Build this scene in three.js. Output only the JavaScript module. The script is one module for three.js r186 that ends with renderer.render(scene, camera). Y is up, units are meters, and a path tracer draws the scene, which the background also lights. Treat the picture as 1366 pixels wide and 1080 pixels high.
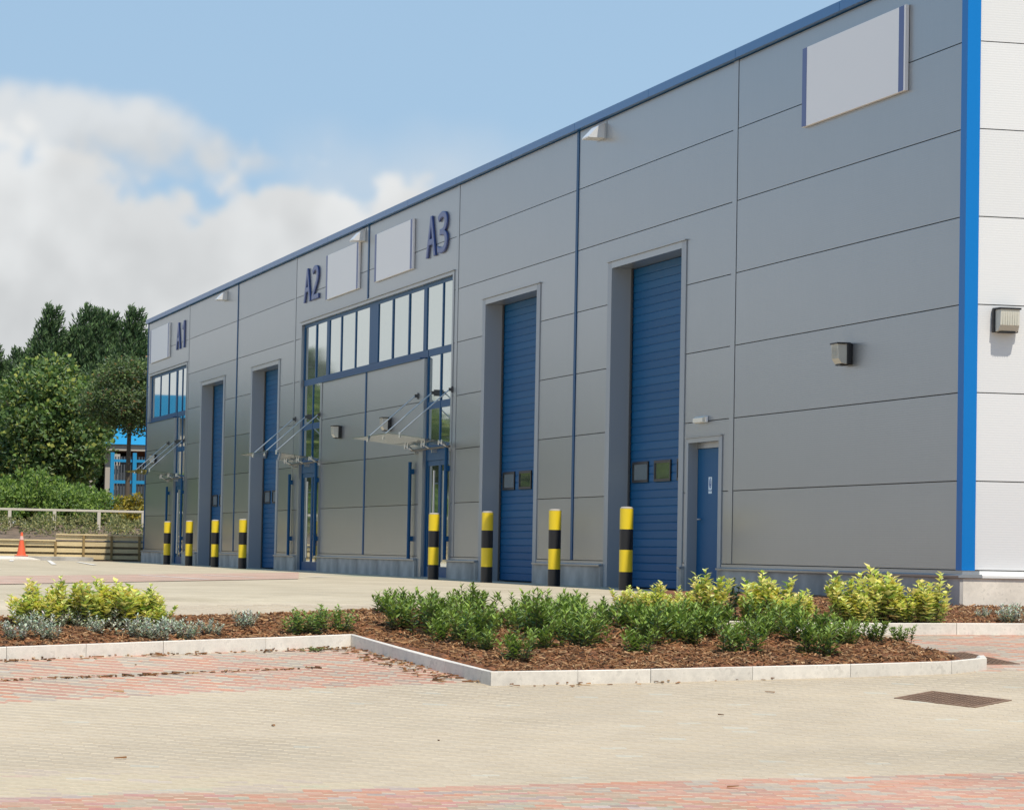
import * as THREE from 'three';
import { mergeGeometries } from 'three/addons/utils/BufferGeometryUtils.js';
import { FontLoader } from 'three/addons/loaders/FontLoader.js';
import { TextGeometry } from 'three/addons/geometries/TextGeometry.js';
import { RoundedBoxGeometry } from 'three/addons/geometries/RoundedBoxGeometry.js';

// ---------------------------------------------------------------- camera, sky, sun, exposure
// Building frame: u runs along the long wall (away from the camera), v out from it, y up.  x = -v, z = -u.
const scene = new THREE.Scene();
const PX = 4200, YAW = 0.25898331, PITCH = 0.04672056, ROLL = 0.01832525;
const EYE = new THREE.Vector3(-14.0279, 0.5615, 33.0070);
const rd = new THREE.Vector3(Math.sin(YAW) * Math.cos(PITCH), Math.sin(PITCH), -Math.cos(YAW) * Math.cos(PITCH));
const r0 = new THREE.Vector3(Math.cos(YAW), 0, Math.sin(YAW));
const u0v = new THREE.Vector3().crossVectors(r0, rd);
const rr = r0.clone().multiplyScalar(Math.cos(ROLL)).addScaledVector(u0v, Math.sin(ROLL));
const ru = u0v.clone().multiplyScalar(Math.cos(ROLL)).addScaledVector(r0, -Math.sin(ROLL));
const camera = new THREE.PerspectiveCamera(2 * Math.atan(540 / PX) * 180 / Math.PI, 1366 / 1080, 0.5, 2000);
camera.position.copy(EYE); camera.up.copy(ru); camera.lookAt(EYE.clone().add(rd)); scene.add(camera);

const renderer = new THREE.WebGLRenderer({ antialias: true });
renderer.toneMapping = THREE.LinearToneMapping;
renderer.toneMappingExposure = 1.1;
renderer.shadowMap.enabled = true;

const SUN = new THREE.Vector3(0.111, 1, 0.53).normalize();
const sun = new THREE.DirectionalLight(new THREE.Color().setRGB(1, 0.925, 0.80), 4.2);
sun.position.copy(SUN).multiplyScalar(150); sun.castShadow = true;
sun.target.position.set(-5, 0, -30); sun.position.add(sun.target.position);
Object.assign(sun.shadow.camera, { left: -90, right: 90, top: 90, bottom: -90, near: 1, far: 400 });
sun.shadow.mapSize.set(4096, 4096);
scene.add(sun, sun.target);

// seeded noise
function rng(seed) { let a = seed >>> 0; return () => { a = (a + 0x6D2B79F5) | 0; let t = Math.imul(a ^ (a >>> 15), 1 | a); t = (t + Math.imul(t ^ (t >>> 7), 61 | t)) ^ t; return ((t ^ (t >>> 14)) >>> 0) / 4294967296; }; }
const hash2 = (x, y, s) => { let h = Math.imul(x, 374761393) ^ Math.imul(y, 668265263) ^ Math.imul(s, 1274126177); h = Math.imul(h ^ (h >>> 13), 1274126177); return ((h ^ (h >>> 16)) >>> 0) / 4294967296; };
function vnoise(x, y, s, px = 0) {
  const xi = Math.floor(x), yi = Math.floor(y), fx = x - xi, fy = y - yi, a = fx * fx * (3 - 2 * fx), b = fy * fy * (3 - 2 * fy);
  const w = (k) => px ? ((k % px) + px) % px : k;
  const h = (i, j) => hash2(w(i), px && s > 999 ? w(j) : j, s);
  return (h(xi, yi) * (1 - a) + h(xi + 1, yi) * a) * (1 - b) + (h(xi, yi + 1) * (1 - a) + h(xi + 1, yi + 1) * a) * b;
}
function fbm(x, y, s, oct, px = 0) { let t = 0, a = 0.5, n = 0; for (let i = 0; i < oct; i++) { t += a * vnoise(x, y, s + i * 17, px); n += a; x *= 2; y *= 2; px *= 2; a *= 0.5; } return t / n; }
const sstep = (a, b, x) => { const t = Math.min(1, Math.max(0, (x - a) / (b - a))); return t * t * (3 - 2 * t); };

function makeSky() {
  const Wd = 4096, Hd = 2048, d = new Float32Array(Wd * Hd * 4), F = 4, cw = Wd / F, ch = Hd / F, cs = new Float32Array(cw * ch * 3);
  const camAz = Math.atan2(rd.z, rd.x) * 180 / Math.PI;
  function colour(azAbs, el) {
    if (el < -1.5) return [0.30, 0.27, 0.22];
    let az = azAbs - camAz;      // degrees to the right of the camera's axis
    az = ((az + 540) % 360) - 180;
    const t = Math.pow(Math.max(0, Math.min(1, el / 70)), 0.55);
    let r = 0.44 * (1 - t) + 0.13 * t, g = 0.605 * (1 - t) + 0.30 * t, b = 0.745 * (1 - t) + 0.58 * t;
    // cumulus: a bank along the horizon, a higher layer of separate heaps behind it
    const ax = (az + 180) / 360;
    const warp = fbm(ax * 160, el * 0.44, 31, 5, 160) - 0.5;
    const edge1 = 6.5 + 1.5 * (fbm(ax * 36 + 2.3, 7, 5, 2, 36) - 0.5) + 4.5 * (warp) + 1.6 * (fbm(ax * 900, el * 2.4, 77, 5, 900) - 0.5);
    const drop1 = 5.0 * sstep(-2.2, 2.5, az) * sstep(30, 12, az);
    const c1 = sstep(0.36, -0.32, el - edge1 + drop1);
    const lump = fbm(ax * 40 + 11.1, el * 0.11 + 4.2, 91, 3, 40);
    const mid = -9.2, bw = 5.4;
    const heap = Math.exp(-Math.pow((az - mid) / bw, 2) - Math.pow((el - 7.7 + 0.17 * (az - mid)) / 1.15, 2)) * 0.50;
    const det = fbm(ax * 420, el * 1.15, 133, 5, 420) - 0.5;
    const cover = 0.60 + 0.10 * sstep(10, 45, el) - 0.2 * sstep(-1, 3, -Math.abs(az - 3) + 2) * 0;
    const c2 = sstep(cover - 0.02, cover + 0.16, lump * 0.86 + heap + 0.34 * det + 0.05) * sstep(60, 30, el) * 0.9 * (1 - 0.9 * sstep(-4, 1, az) * sstep(26, 13, az) * sstep(30, 16, el));
    const veil = 0.42 * sstep(1.5, 0, Math.abs(az + 1.8) - 1.6) * sstep(1.3, 0.1, Math.abs(el - 6.7 - 0.5 * det)) * (0.5 + fbm(ax * 300, el * 0.7, 205, 4, 300));
    const sh = fbm(ax * 230, el * 0.6 + 3, 61, 5, 230), sh2 = fbm(ax * 120, el * 0.33 + 9, 67, 4, 120);
    const shade1 = 0.60 + 0.11 * sstep(0.30, 0.64, sh) + 0.07 * sstep(-2.5, 0, el - edge1 + drop1) - 0.05 * sstep(0.45, 0.65, sh2);
    const shade2 = 0.62 + 0.09 * sstep(0.35, 0.62, sh) + 0.06 * det;
    const mixc = (c, s) => { r = r * (1 - c) + s * 0.99 * c; g = g * (1 - c) + s * 0.995 * c; b = b * (1 - c) + s * 0.985 * c; };
    mixc(Math.min(1, veil) * 0.8, 0.70); mixc(c2 * 0.92, shade2); mixc(c1 * 0.92, shade1);
    const haze = 0.25 * sstep(4, 0, el); r = r * (1 - haze) + 0.60 * haze; g = g * (1 - haze) + 0.62 * haze; b = b * (1 - haze) + 0.63 * haze;
    return [r, g, b];
  }
  for (let j = 0; j < ch; j++) for (let i = 0; i < cw; i++) cs.set(colour(((i + 0.5) / cw - 0.5) * 360, ((j + 0.5) / ch - 0.5) * 180), (j * cw + i) * 3);
  for (let j = 0; j < Hd; j++) {
    const el = ((j + 0.5) / Hd - 0.5) * 180, y = Math.max(0, Math.min(ch - 1.001, (j + 0.5) / F - 0.5)), y0 = Math.floor(y), fy = y - y0;
    for (let i = 0; i < Wd; i++) {
      const k = (j * Wd + i) * 4, azAbs = ((i + 0.5) / Wd - 0.5) * 360, off = Math.abs(((azAbs - camAz + 540) % 360) - 180);
      if (off < 48 && el > -2 && el < 14) { const c = colour(azAbs, el); d[k] = c[0]; d[k + 1] = c[1]; d[k + 2] = c[2]; d[k + 3] = 1; continue; }   // as fine as the sky's grid allows where it fills the picture, the same clouds coarser elsewhere
      const x = (i + 0.5) / F - 0.5 + cw, x0 = Math.floor(x), fx = x - x0, a = x0 % cw, b = (x0 + 1) % cw;
      for (let m = 0; m < 3; m++) d[k + m] = (cs[(y0 * cw + a) * 3 + m] * (1 - fx) + cs[(y0 * cw + b) * 3 + m] * fx) * (1 - fy) + (cs[((y0 + 1) * cw + a) * 3 + m] * (1 - fx) + cs[((y0 + 1) * cw + b) * 3 + m] * fx) * fy;
      d[k + 3] = 1;
    }
  }
  const tx = new THREE.DataTexture(d, Wd, Hd, THREE.RGBAFormat, THREE.FloatType);
  tx.mapping = THREE.EquirectangularReflectionMapping; tx.magFilter = tx.minFilter = THREE.LinearFilter; tx.wrapS = THREE.RepeatWrapping; tx.needsUpdate = true;
  return tx;
}
const sky = makeSky(); scene.background = sky; scene.environment = sky;

// ---------------------------------------------------------------- helpers
const P = (u, y, v) => new THREE.Vector3(-v, y, -u);
const taken = {};
function numbered(n) { const k = taken[n] = (taken[n] ?? -1) + 1; return k ? `${n}_${String(k).padStart(3, '0')}` : n; }
function ready(o) { o.traverse(m => { if (m.isMesh) { m.castShadow = true; m.receiveShadow = true; } }); return o; }
function part(name, geo, mat, parent) { const m = new THREE.Mesh(geo, mat); m.name = name; m.castShadow = m.receiveShadow = true; parent.add(m); return m; }
function node(name, parent) { const g = new THREE.Group(); g.name = name; parent.add(g); return g; }
function thing(name, label, category, pos, group) { const g = new THREE.Group(); g.name = numbered(name); if (pos) g.position.copy(pos); g.userData = { label, category }; if (group) g.userData.group = group; scene.add(g); return g; }
function copyOf(o, label) { const c = o.clone(); c.name = numbered(o.name.replace(/_\d\d\d$/, '')); c.userData = { ...o.userData }; if (label) c.userData.label = label; scene.add(c); return c; }
function structure(o) { o.userData.kind = 'structure'; scene.add(o); return o; }
function worldUV(g, s = 1) {
  if (g.index) g = g.toNonIndexed();
  const p = g.attributes.position, n = g.attributes.normal, uv = new Float32Array(p.count * 2);
  for (let i = 0; i < p.count; i++) {
    const ax = Math.abs(n.getX(i)), ay = Math.abs(n.getY(i)), az = Math.abs(n.getZ(i)), x = p.getX(i), y = p.getY(i), z = p.getZ(i);
    if (ax >= ay && ax >= az) { uv[2 * i] = -z * s; uv[2 * i + 1] = y * s; } else if (ay >= az) { uv[2 * i] = x * s; uv[2 * i + 1] = z * s; } else { uv[2 * i] = x * s; uv[2 * i + 1] = y * s; }
  }
  g.setAttribute('uv', new THREE.BufferAttribute(uv, 2)); return g;
}
function B(u0, u1, y0, y1, v0, v1) {
  const g = new THREE.BoxGeometry(Math.abs(v1 - v0), Math.abs(y1 - y0), Math.abs(u1 - u0));
  g.translate(-(v0 + v1) / 2, (y0 + y1) / 2, -(u0 + u1) / 2); return worldUV(g);
}
function RB(u0, u1, y0, y1, v0, v1, r = 0.01) {
  const g = new RoundedBoxGeometry(Math.abs(v1 - v0), Math.abs(y1 - y0), Math.abs(u1 - u0), 2, r);
  g.translate(-(v0 + v1) / 2, (y0 + y1) / 2, -(u0 + u1) / 2); return worldUV(g);
}
const M = (...a) => { const l = a.flat().map(g => g.index ? g.toNonIndexed() : g); for (const g of l) for (const k of Object.keys(g.attributes)) if (!['position', 'normal', 'uv', 'color'].includes(k)) g.deleteAttribute(k); return mergeGeometries(l); };
// prism: closed profile of [y, v] points swept along u
function prismU(pts, u0, u1) {
  const sh = new THREE.Shape(pts.map(([y, v]) => new THREE.Vector2(-v, y)));
  const g = new THREE.ExtrudeGeometry(sh, { depth: Math.abs(u1 - u0), bevelEnabled: false }); g.translate(0, 0, -Math.max(u0, u1)); return worldUV(g);
}
function tube(a, b, r, seg = 8) {
  const d = b.clone().sub(a), g = new THREE.CylinderGeometry(r, r, d.length(), seg, 1);
  g.applyQuaternion(new THREE.Quaternion().setFromUnitVectors(new THREE.Vector3(0, 1, 0), d.clone().normalize())); g.translate((a.x + b.x) / 2, (a.y + b.y) / 2, (a.z + b.z) / 2); return g.toNonIndexed();
}
function cut(rects, holes) {
  let out = rects;
  for (const [a0, a1, b0, b1] of holes) {
    const nx = [];
    for (const [u0, u1, y0, y1] of out) {
      if (a1 <= u0 || a0 >= u1 || b1 <= y0 || b0 >= y1) { nx.push([u0, u1, y0, y1]); continue; }
      if (a0 > u0) nx.push([u0, a0, y0, y1]); if (a1 < u1) nx.push([a1, u1, y0, y1]);
      const c0 = Math.max(u0, a0), c1 = Math.min(u1, a1);
      if (b0 > y0) nx.push([c0, c1, y0, b0]); if (b1 < y1) nx.push([c0, c1, b1, y1]);
    }
    out = nx;
  }
  return out.filter(([a, b, c, e]) => b - a > 0.015 && e - c > 0.015);
}
function pieces(rs) {              // groups of rectangles that touch
  const id = rs.map((_, i) => i), f = (i) => id[i] === i ? i : (id[i] = f(id[i])), e = 1e-4;
  for (let i = 0; i < rs.length; i++) for (let j = 0; j < i; j++) { const a = rs[i], b = rs[j], ox = Math.min(a[1], b[1]) - Math.max(a[0], b[0]), oy = Math.min(a[3], b[3]) - Math.max(a[2], b[2]); if ((ox > -e && oy > e) || (oy > -e && ox > e)) id[f(i)] = f(j); }
  const m = {}; rs.forEach((r, i) => (m[f(i)] ??= []).push(r)); return Object.values(m);
}
// the fall of the site: level yard at the building, about 1 in 12 down to the road
const sp = (t) => t > 20 ? t : t < -20 ? 0 : 0.8 * Math.log(1 + Math.exp(t / 0.8));
const gy = (u) => 0.05 - 0.085 * sp(-u) + 0.085 * sp(-u - 15.2);
function ground(px, py, lift = 0) {       // where the ray through a photograph pixel meets the ground
  const d = rd.clone().addScaledVector(rr, (px - 683) / PX).addScaledVector(ru, -(py - 540) / PX);
  let lo = 4, hi = 400;
  for (let i = 0; i < 60; i++) { const m = (lo + hi) / 2; if (EYE.y + d.y * m > gy(-(EYE.z + d.z * m)) + lift) lo = m; else hi = m; }
  return { u: -(EYE.z + d.z * lo), v: -(EYE.x + d.x * lo) };
}

// textures
function dataTex(w, h, fn, srgb = false, rx = 1, ry = 1) {
  const d = new Uint8Array(w * h * 4);
  for (let j = 0; j < h; j++) for (let i = 0; i < w; i++) { const c = fn(i, j, i / w, j / h), k = (j * w + i) * 4; d[k] = Math.max(0, Math.min(255, c[0])); d[k + 1] = Math.max(0, Math.min(255, c[1])); d[k + 2] = Math.max(0, Math.min(255, c[2])); d[k + 3] = 255; }
  const t = new THREE.DataTexture(d, w, h); t.magFilter = THREE.LinearFilter; t.minFilter = THREE.LinearMipmapLinearFilter; t.generateMipmaps = true; t.wrapS = t.wrapT = THREE.RepeatWrapping; t.repeat.set(rx, ry); if (srgb) t.colorSpace = THREE.SRGBColorSpace; t.needsUpdate = true; return t;
}
const tn = (a, b, n, s, o) => fbm(a * n, b * n, s + 1000, o, n);       // tiles on the unit square
const std = (r, g, b, o = {}) => new THREE.MeshStandardMaterial({ color: new THREE.Color().setRGB(r, g, b), roughness: 0.6, ...o });

const paint = (r, g, b, o = {}) => new THREE.MeshPhysicalMaterial({ color: new THREE.Color().setRGB(r, g, b), roughness: 0.5, specularIntensity: 0.45, ...o });
// fine horizontal ribs of the cladding, 28 mm pitch
const ribNormal = dataTex(4, 64, (i, j, a, b) => { const s = Math.sin(b * 2 * Math.PI), e = Math.sign(s) * Math.pow(Math.abs(s), 0.6) * 0.045; return [128, 128 + 127 * e, 255 * Math.sqrt(1 - e * e) / 2 + 127.5]; }, false, 1, 1 / 0.028);
const soft = dataTex(256, 256, (i, j, a, b) => { const n = tn(a, b, 5, 3, 5), s = fbm(a * 90, b * 3, 1400, 3, 90); const v = 236 + 14 * (n - 0.5) + 8 * (s - 0.5); return [v, v, v]; }, false, 0.23, 0.23);
const soft2 = soft.clone(); soft2.repeat.set(0.6, 0.6); soft2.needsUpdate = true;
const silver = [0, 1, 2].map(k => std(0.378 + 0.005 * k, 0.40 + 0.005 * k, 0.422 + 0.005 * k, { metalness: 0.7, roughness: 0.28 + 0.02 * k, normalMap: ribNormal, map: soft }));
const silverFlat = std(0.368, 0.39, 0.412, { metalness: 0.7, roughness: 0.33 });
const jambMat = std(0.33, 0.36, 0.395, { metalness: 0.15, roughness: 0.45 });
const sunlitPanel = [0, 1].map(k => std(0.67 + 0.02 * k, 0.675 + 0.02 * k, 0.68 + 0.02 * k, { roughness: 0.45, normalMap: ribNormal }));  // lightened copy of the silver cladding: end wall sunlight put into the colour
const blueTrim = paint(0.003, 0.175, 0.52, { roughness: 0.4 });
const copingBlue = std(0.012, 0.125, 0.34, { roughness: 0.3 });
const blueDoor = [0, 1, 2].map(k => paint(0.003, 0.082 + 0.004 * k, 0.215 + 0.008 * k));
const blueFrame = paint(0.006, 0.075, 0.195, { roughness: 0.42 });
const letterBlue = std(0.06, 0.095, 0.27, { roughness: 0.35 });
const coreDark = std(0.34, 0.34, 0.33, { roughness: 0.9 });
const concreteTex = dataTex(512, 512, (i, j, a, b) => { const n = tn(a, b, 6, 40, 6), st = fbm(a * 14, b * 2, 1090, 5, 14), sp2 = hash2(i, j, 9); const v = 172 + 64 * (n - 0.5) + 7 * (st - 0.5) + 14 * (sp2 - 0.5); return [v, v * 0.985, v * 0.955]; }, true, 0.5, 0.5);
const concrete = std(0.93, 0.92, 0.92, { map: concreteTex, roughness: 0.9 });
const kerbTex = dataTex(512, 512, (i, j, a, b) => { const n = tn(a, b, 4, 55, 6), n2 = tn(a, b, 24, 58, 3), sp2 = hash2(i, j, 19); let v = 232 + 30 * (n - 0.5) + 26 * (n2 - 0.5) + 22 * (sp2 - 0.5); if (n2 > 0.66) v -= 26 * (n2 - 0.66) / 0.2; return [v, v * 0.98, v * 0.945]; }, true, 0.9, 0.9);
const kerbMats = [1, 0.93, 0.97, 0.88].map(k => std(0.88 * k, 0.86 * k, 0.83 * k, { map: kerbTex, roughness: 0.92 }));
const steel = std(0.62, 0.62, 0.60, { metalness: 0.85, roughness: 0.3 });
const darkSteel = std(0.10, 0.10, 0.10, { metalness: 0.4, roughness: 0.5 });
const glassMirror = [0, 1, 2].map(k => std(0.53 + 0.03 * k, 0.60 + 0.025 * k, 0.59 + 0.02 * k, { metalness: 0.92, roughness: 0.035 + 0.01 * k }));
const clearGlass = new THREE.MeshPhysicalMaterial({ color: 0xe9f2ee, transmission: 1, roughness: 0.05, thickness: 0, ior: 1.5 });
const signWhite = std(0.83, 0.82, 0.83, { roughness: 0.4 });
const yellowPaint = std(0.82, 0.60, 0.02, { roughness: 0.4 });
const blackPaint = std(0.012, 0.012, 0.014, { roughness: 0.45 });

// ---------------------------------------------------------------- ground
const sandTex = dataTex(512, 512, (i, j, a, b) => { const n = tn(a, b, 8, 270, 6), s = hash2(i, j, 23); const v = 192 + 30 * (n - 0.5) + 24 * (s - 0.5); return [v, v * 0.925, v * 0.80]; }, true, 0.6, 0.6);
const soilTex = dataTex(512, 512, (i, j, a, b) => { const n = tn(a, b, 8, 70, 6), s = hash2(i, j, 3); const v = 150 + 50 * (n - 0.5) + 34 * (s - 0.5); return [v, v * 0.95, v * 0.82]; }, true, 0.6, 0.6);
{
  const us = [-400, -200, -100, -60, -40, -30, -24, -20], vs = [-300, -120, -60, -30, -12, -6, 0, 6, 12, 18, 30, 60, 120, 300];
  for (let u = -18; u <= 4; u += 0.5) us.push(u); us.push(8, 16, 32, 64, 100, 160, 260, 500, 900);
  const pos = [], idx = [], uv = [];
  us.forEach(u => vs.forEach(v => { pos.push(-v, gy(u) - (u > -17 && u < -0.4 && v < 30 ? 0.0018 : 0.012), -u); uv.push(-v, u); }));
  for (let i = 0; i < us.length - 1; i++) for (let j = 0; j < vs.length - 1; j++) { const a = i * vs.length + j, b = a + 1, c = a + vs.length, e = c + 1; idx.push(a, b, c, b, e, c); }
  const g = new THREE.BufferGeometry(); g.setAttribute('position', new THREE.Float32BufferAttribute(pos, 3)); g.setAttribute('uv', new THREE.Float32BufferAttribute(uv, 2)); g.setIndex(idx); g.computeVertexNormals();
  const gm = new THREE.Mesh(g, std(1, 1, 1, { map: sandTex, roughness: 1 })); gm.name = 'ground'; gm.receiveShadow = true; structure(gm);
}
// level yard: block paving too far off to tell the blocks apart
function blockTex(seed, base, spread, tint) {
  return dataTex(1024, 1024, (i, j, a, b) => {
    const row = Math.floor(j / 16), off = (row % 2) * 16, col = Math.floor((i + off) / 32) % 32, c = hash2(col, row, seed), n = tn(a, b, 8, seed + 5, 5), f = hash2(i, j, seed + 1);
    const joint = (j % 16 < 1 || (i + off) % 32 < 1) ? -14 : 0, odd = hash2(col, row, seed + 7) > 0.93 ? 1 : 0;
    const v = (c - 0.5) * spread + (n - 0.5) * 34 + (f - 0.5) * 14 + joint;
    return [base[0] + v + odd * tint[0], base[1] + v + odd * tint[1], base[2] + v + odd * tint[2]];
  }, true, 1 / 6.4, 1 / 6.4);
}
const yardBeige = std(0.96, 0.96, 0.96, { map: blockTex(301, [190, 176, 150], 10, [-10, -8, -4]), roughness: 0.95 });
const yardRed = std(1, 1, 1, { map: blockTex(307, [186, 155, 136], 20, [-20, 6, 10]), roughness: 0.95 });
const lineWhite = std(0.74, 0.70, 0.64, { roughness: 0.9 });
function sheet(name, quad, lift, mat, n = 1) {          // quad of [u, v] corners laid on the fall of the site
  const pos = [], uv = [], idx = [];
  for (let i = 0; i <= n; i++) for (let j = 0; j <= 1; j++) {
    const a = i / n, L = [quad[0][0] * (1 - a) + quad[3][0] * a, quad[0][1] * (1 - a) + quad[3][1] * a], R = [quad[1][0] * (1 - a) + quad[2][0] * a, quad[1][1] * (1 - a) + quad[2][1] * a];
    const u = j ? R[0] : L[0], v = j ? R[1] : L[1]; pos.push(-v, gy(u) + lift, -u); uv.push(-v, u);
  }
  for (let i = 0; i < n; i++) { const a = 2 * i; idx.push(a, a + 1, a + 2, a + 1, a + 3, a + 2); }
  const g = new THREE.BufferGeometry(); g.setAttribute('position', new THREE.Float32BufferAttribute(pos, 3)); g.setAttribute('uv', new THREE.Float32BufferAttribute(uv, 2)); g.setIndex(idx); g.computeVertexNormals();
  const m = new THREE.Mesh(g, mat); m.name = numbered(name); m.receiveShadow = true; return structure(m);
}
const YARD0 = -0.6;
sheet('yard_paving', [[YARD0, 60], [YARD0, -0.04], [64, -0.04], [64, 60]], -0.004, yardBeige, 120);
{
  const red = sheet('red_paving_band', [[5.3, 10.6], [19, 3.9], [32.6, 1.25], [14.5, 9.8]], 0.004, yardRed, 1);
  const red2 = sheet('red_paving_band', [[5.3, 10.6], [14.5, 9.8], [30, 22], [8, 22]], 0.004, yardRed, 1);
  const line = (a, b, w) => { const dx = b[0] - a[0], dv = b[1] - a[1], l = Math.hypot(dx, dv), nx = -dv / l * w / 2, nv = dx / l * w / 2; sheet('parking_line', [[a[0] + nx, a[1] + nv], [a[0] - nx, a[1] - nv], [b[0] - nx, b[1] - nv], [b[0] + nx, b[1] + nv]], 0.008, lineWhite, 1); };
  line([21.0, 6.29], [15.4, 6.03], 0.11); line([22.9, 4.89], [19.6, 4.52], 0.11); line([62.5, 3.1], [44.8, 4.99], 0.12); line([57.9, 2.8], [45.4, 3.9], 0.12); line([22.7, 2.93], [23.2, 2.56], 0.4); line([62.5, 4.2], [56, 4.9], 0.12); line([28, 8], [20, 9.2], 0.11); line([50, 6.5], [42, 7.6], 0.11);
}
// individual paving blocks on the slope in front of the beds
const lerpTab = (tab, x) => { for (let i = 0; i < tab.length - 1; i++) if ((x - tab[i][0]) * (x - tab[i + 1][0]) <= 0) { const t = (x - tab[i][0]) / (tab[i + 1][0] - tab[i][0]); return tab[i][1] * (1 - t) + tab[i + 1][1] * t; } return x > tab[0][0] ? tab[0][1] : tab[tab.length - 1][1]; };
const uA = (v) => -12.89 - 0.137 * (v - 11.99);
const tabB = [[18, -10.9], [11.56, -8.45], [9.56, -7.69], [7.3, -6.98], [5.87, -6.78], [3.85, -6.36], [2.77, -6.05], [-4, -4.7]];
const uB = (v) => lerpTab(tabB, v);
const bedMain = [[-6.9, 14.5], [-5.68, 11.3], [-5.14, 9.87], [-4.41, 7.9], [-5.68, 7.59], [-7.10, 7.25], [-6.84, 5.87], [-6.36, 3.85], [-6.06, 2.77], [-5.78, 2.34], [-5.2, 2.36], [-4.3, 2.45], [-3.65, 2.8], [-3.5, 4.4], [-2.3, 5.2], [-1.9, 7.0], [-2.2, 7.7], [-2.7, 8.9], [-3.2, 11.1], [-4.1, 14.5]];
const bedWall = [[-2.5, -9], [-2.71, 0.46], [-2.87, 2.15], [-2.95, 3.2], [-2.75, 4.2], [-0.9, 4.3], [2, 3.0], [7, 1.3], [7, 0.06], [-0.06, 0.06], [-0.06, -9]];
function inside(poly, u, v) { let c = false; for (let i = 0, j = poly.length - 1; i < poly.length; j = i++) { const [a, b] = poly[i], [p, q] = poly[j]; if ((b > v) !== (q > v) && u < (p - a) * (v - b) / (q - b) + a) c = !c; } return c; }
function edgeDist(poly, u, v) { let m = 1e9; for (let i = 0, j = poly.length - 1; i < poly.length; j = i++) { const [a, b] = poly[j], [p, q] = poly[i], dx = p - a, dy = q - b, t = Math.max(0, Math.min(1, ((u - a) * dx + (v - b) * dy) / (dx * dx + dy * dy))); m = Math.min(m, Math.hypot(u - a - dx * t, v - b - dy * t)); } return m; }
const covers = [[-7.94, 3.44, 0.62, 0.58], [-4.95, 1.95, 0.56, 0.30]];
{
  const root = new THREE.Group(); root.name = 'block_paving'; structure(root);
  // chamfered block, unit size in plan, 12 mm proud of the sand joint
  const L = 0.1, Wd = 0.05, ch = 0.0006, t = 0.0, b = -0.05, ring = (l, w, y) => [[-l, y, -w], [l, y, -w], [l, y, w], [-l, y, w]];
  const R1 = ring(L - 0.0008, Wd - 0.0008, b), R2 = ring(L - 0.0008, Wd - 0.0008, t - ch), R3 = ring(L - 0.0008 - ch, Wd - 0.0008 - ch, t), pos = [];
  const quad = (a, b2, c, e) => pos.push(...a, ...b2, ...c, ...a, ...c, ...e);
  for (let i = 0; i < 4; i++) { const k = (i + 1) % 4; quad(R1[k], R1[i], R2[i], R2[k]); quad(R2[k], R2[i], R3[i], R3[k]); } quad(R3[3], R3[2], R3[1], R3[0]);
  let bg = new THREE.BufferGeometry(); bg.setAttribute('position', new THREE.Float32BufferAttribute(pos, 3)); bg.computeVertexNormals(); bg = worldUV(bg);
  const grit = dataTex(128, 128, (i, j, a, b2) => { const v = 240 + 30 * (tn(a, b2, 8, 88, 4) - 0.5) + 26 * (hash2(i, j, 5) - 0.5); return [v, v, v]; }, true, 5, 5);
  const rnd = rng(77), list = [];
  const redC = [[0.53, 0.285, 0.20], [0.55, 0.31, 0.225], [0.49, 0.275, 0.205], [0.51, 0.33, 0.25], [0.42, 0.32, 0.255], [0.45, 0.375, 0.30], [0.56, 0.275, 0.18], [0.53, 0.30, 0.22]];
  const beiC = [[0.54, 0.447, 0.325], [0.535, 0.442, 0.322], [0.545, 0.453, 0.332], [0.527, 0.435, 0.318], [0.538, 0.449, 0.332], [0.542, 0.445, 0.318]];
  const zone = (f0, f1, rows, colour) => {
    for (let k = 0; k < rows; k++) {
      const off = (k % 2) * 0.1 + (rnd() - 0.5) * 0.02;
      for (let v = -4 + off; v < 16.5; v += 0.2) {
        const a = (k + 0.5) / rows, u = f0(v) * (1 - a) + f1(v) * a, u2 = f0(v + 0.1) * (1 - a) + f1(v + 0.1) * a, um = f0(v - 0.1) * (1 - a) + f1(v - 0.1) * a;
        const pitch = (f1(v) - f0(v)) / rows;
        if (u > YARD0 + 0.04) continue;
        let skip = false;
        for (const bed of [bedMain, bedWall]) if (inside(bed, u, v) && edgeDist(bed, u, v) > 0.06) skip = true;
        for (const [cu, cv, cl, cw] of covers) if (Math.abs(u - cu) < cl * 0.46 && Math.abs(v - cv) < cw * 0.46) skip = true;
        if (skip) continue;
        const patch = fbm(u * 0.9 + 40, v * 0.5 + 40, 21, 3), fine = fbm(u * 3 + 9, v * 3, 23, 2);
        const type = colour(u, v), tab = type ? redC : beiC;
        let c = tab[Math.floor(rnd() * tab.length)]; if (!type && rnd() > 0.985) c = [0.54, 0.49, 0.39]; if (type && rnd() < 0.5 * sstep(0.56, 0.70, fbm(u * 1.9 + 60, v * 0.8, 27, 3))) c = rnd() < 0.5 ? [0.43, 0.36, 0.29] : [0.46, 0.37, 0.285]; if (type && rnd() > 0.985) c = [0.54, 0.46, 0.38];
        const m = (type ? 0.77 : 0.74) + 0.30 * patch + 0.10 * fine + (rnd() - 0.5) * 0.03;
        list.push({ u, v, ang: Math.atan2(u2 - um, 0.2), pitch, c: [c[0] * m, c[1] * m, c[2] * m], dy: (rnd() - 0.5) * 0.0016, tx: (rnd() - 0.5) * 0.005, tz: (rnd() - 0.5) * 0.005, tone: Math.floor(rnd() * 3) });
      }
    }
  };
  zone((v) => uA(v) - 2.6, uA, 26, () => true);
  zone(uA, uB, 54, () => false);
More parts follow.
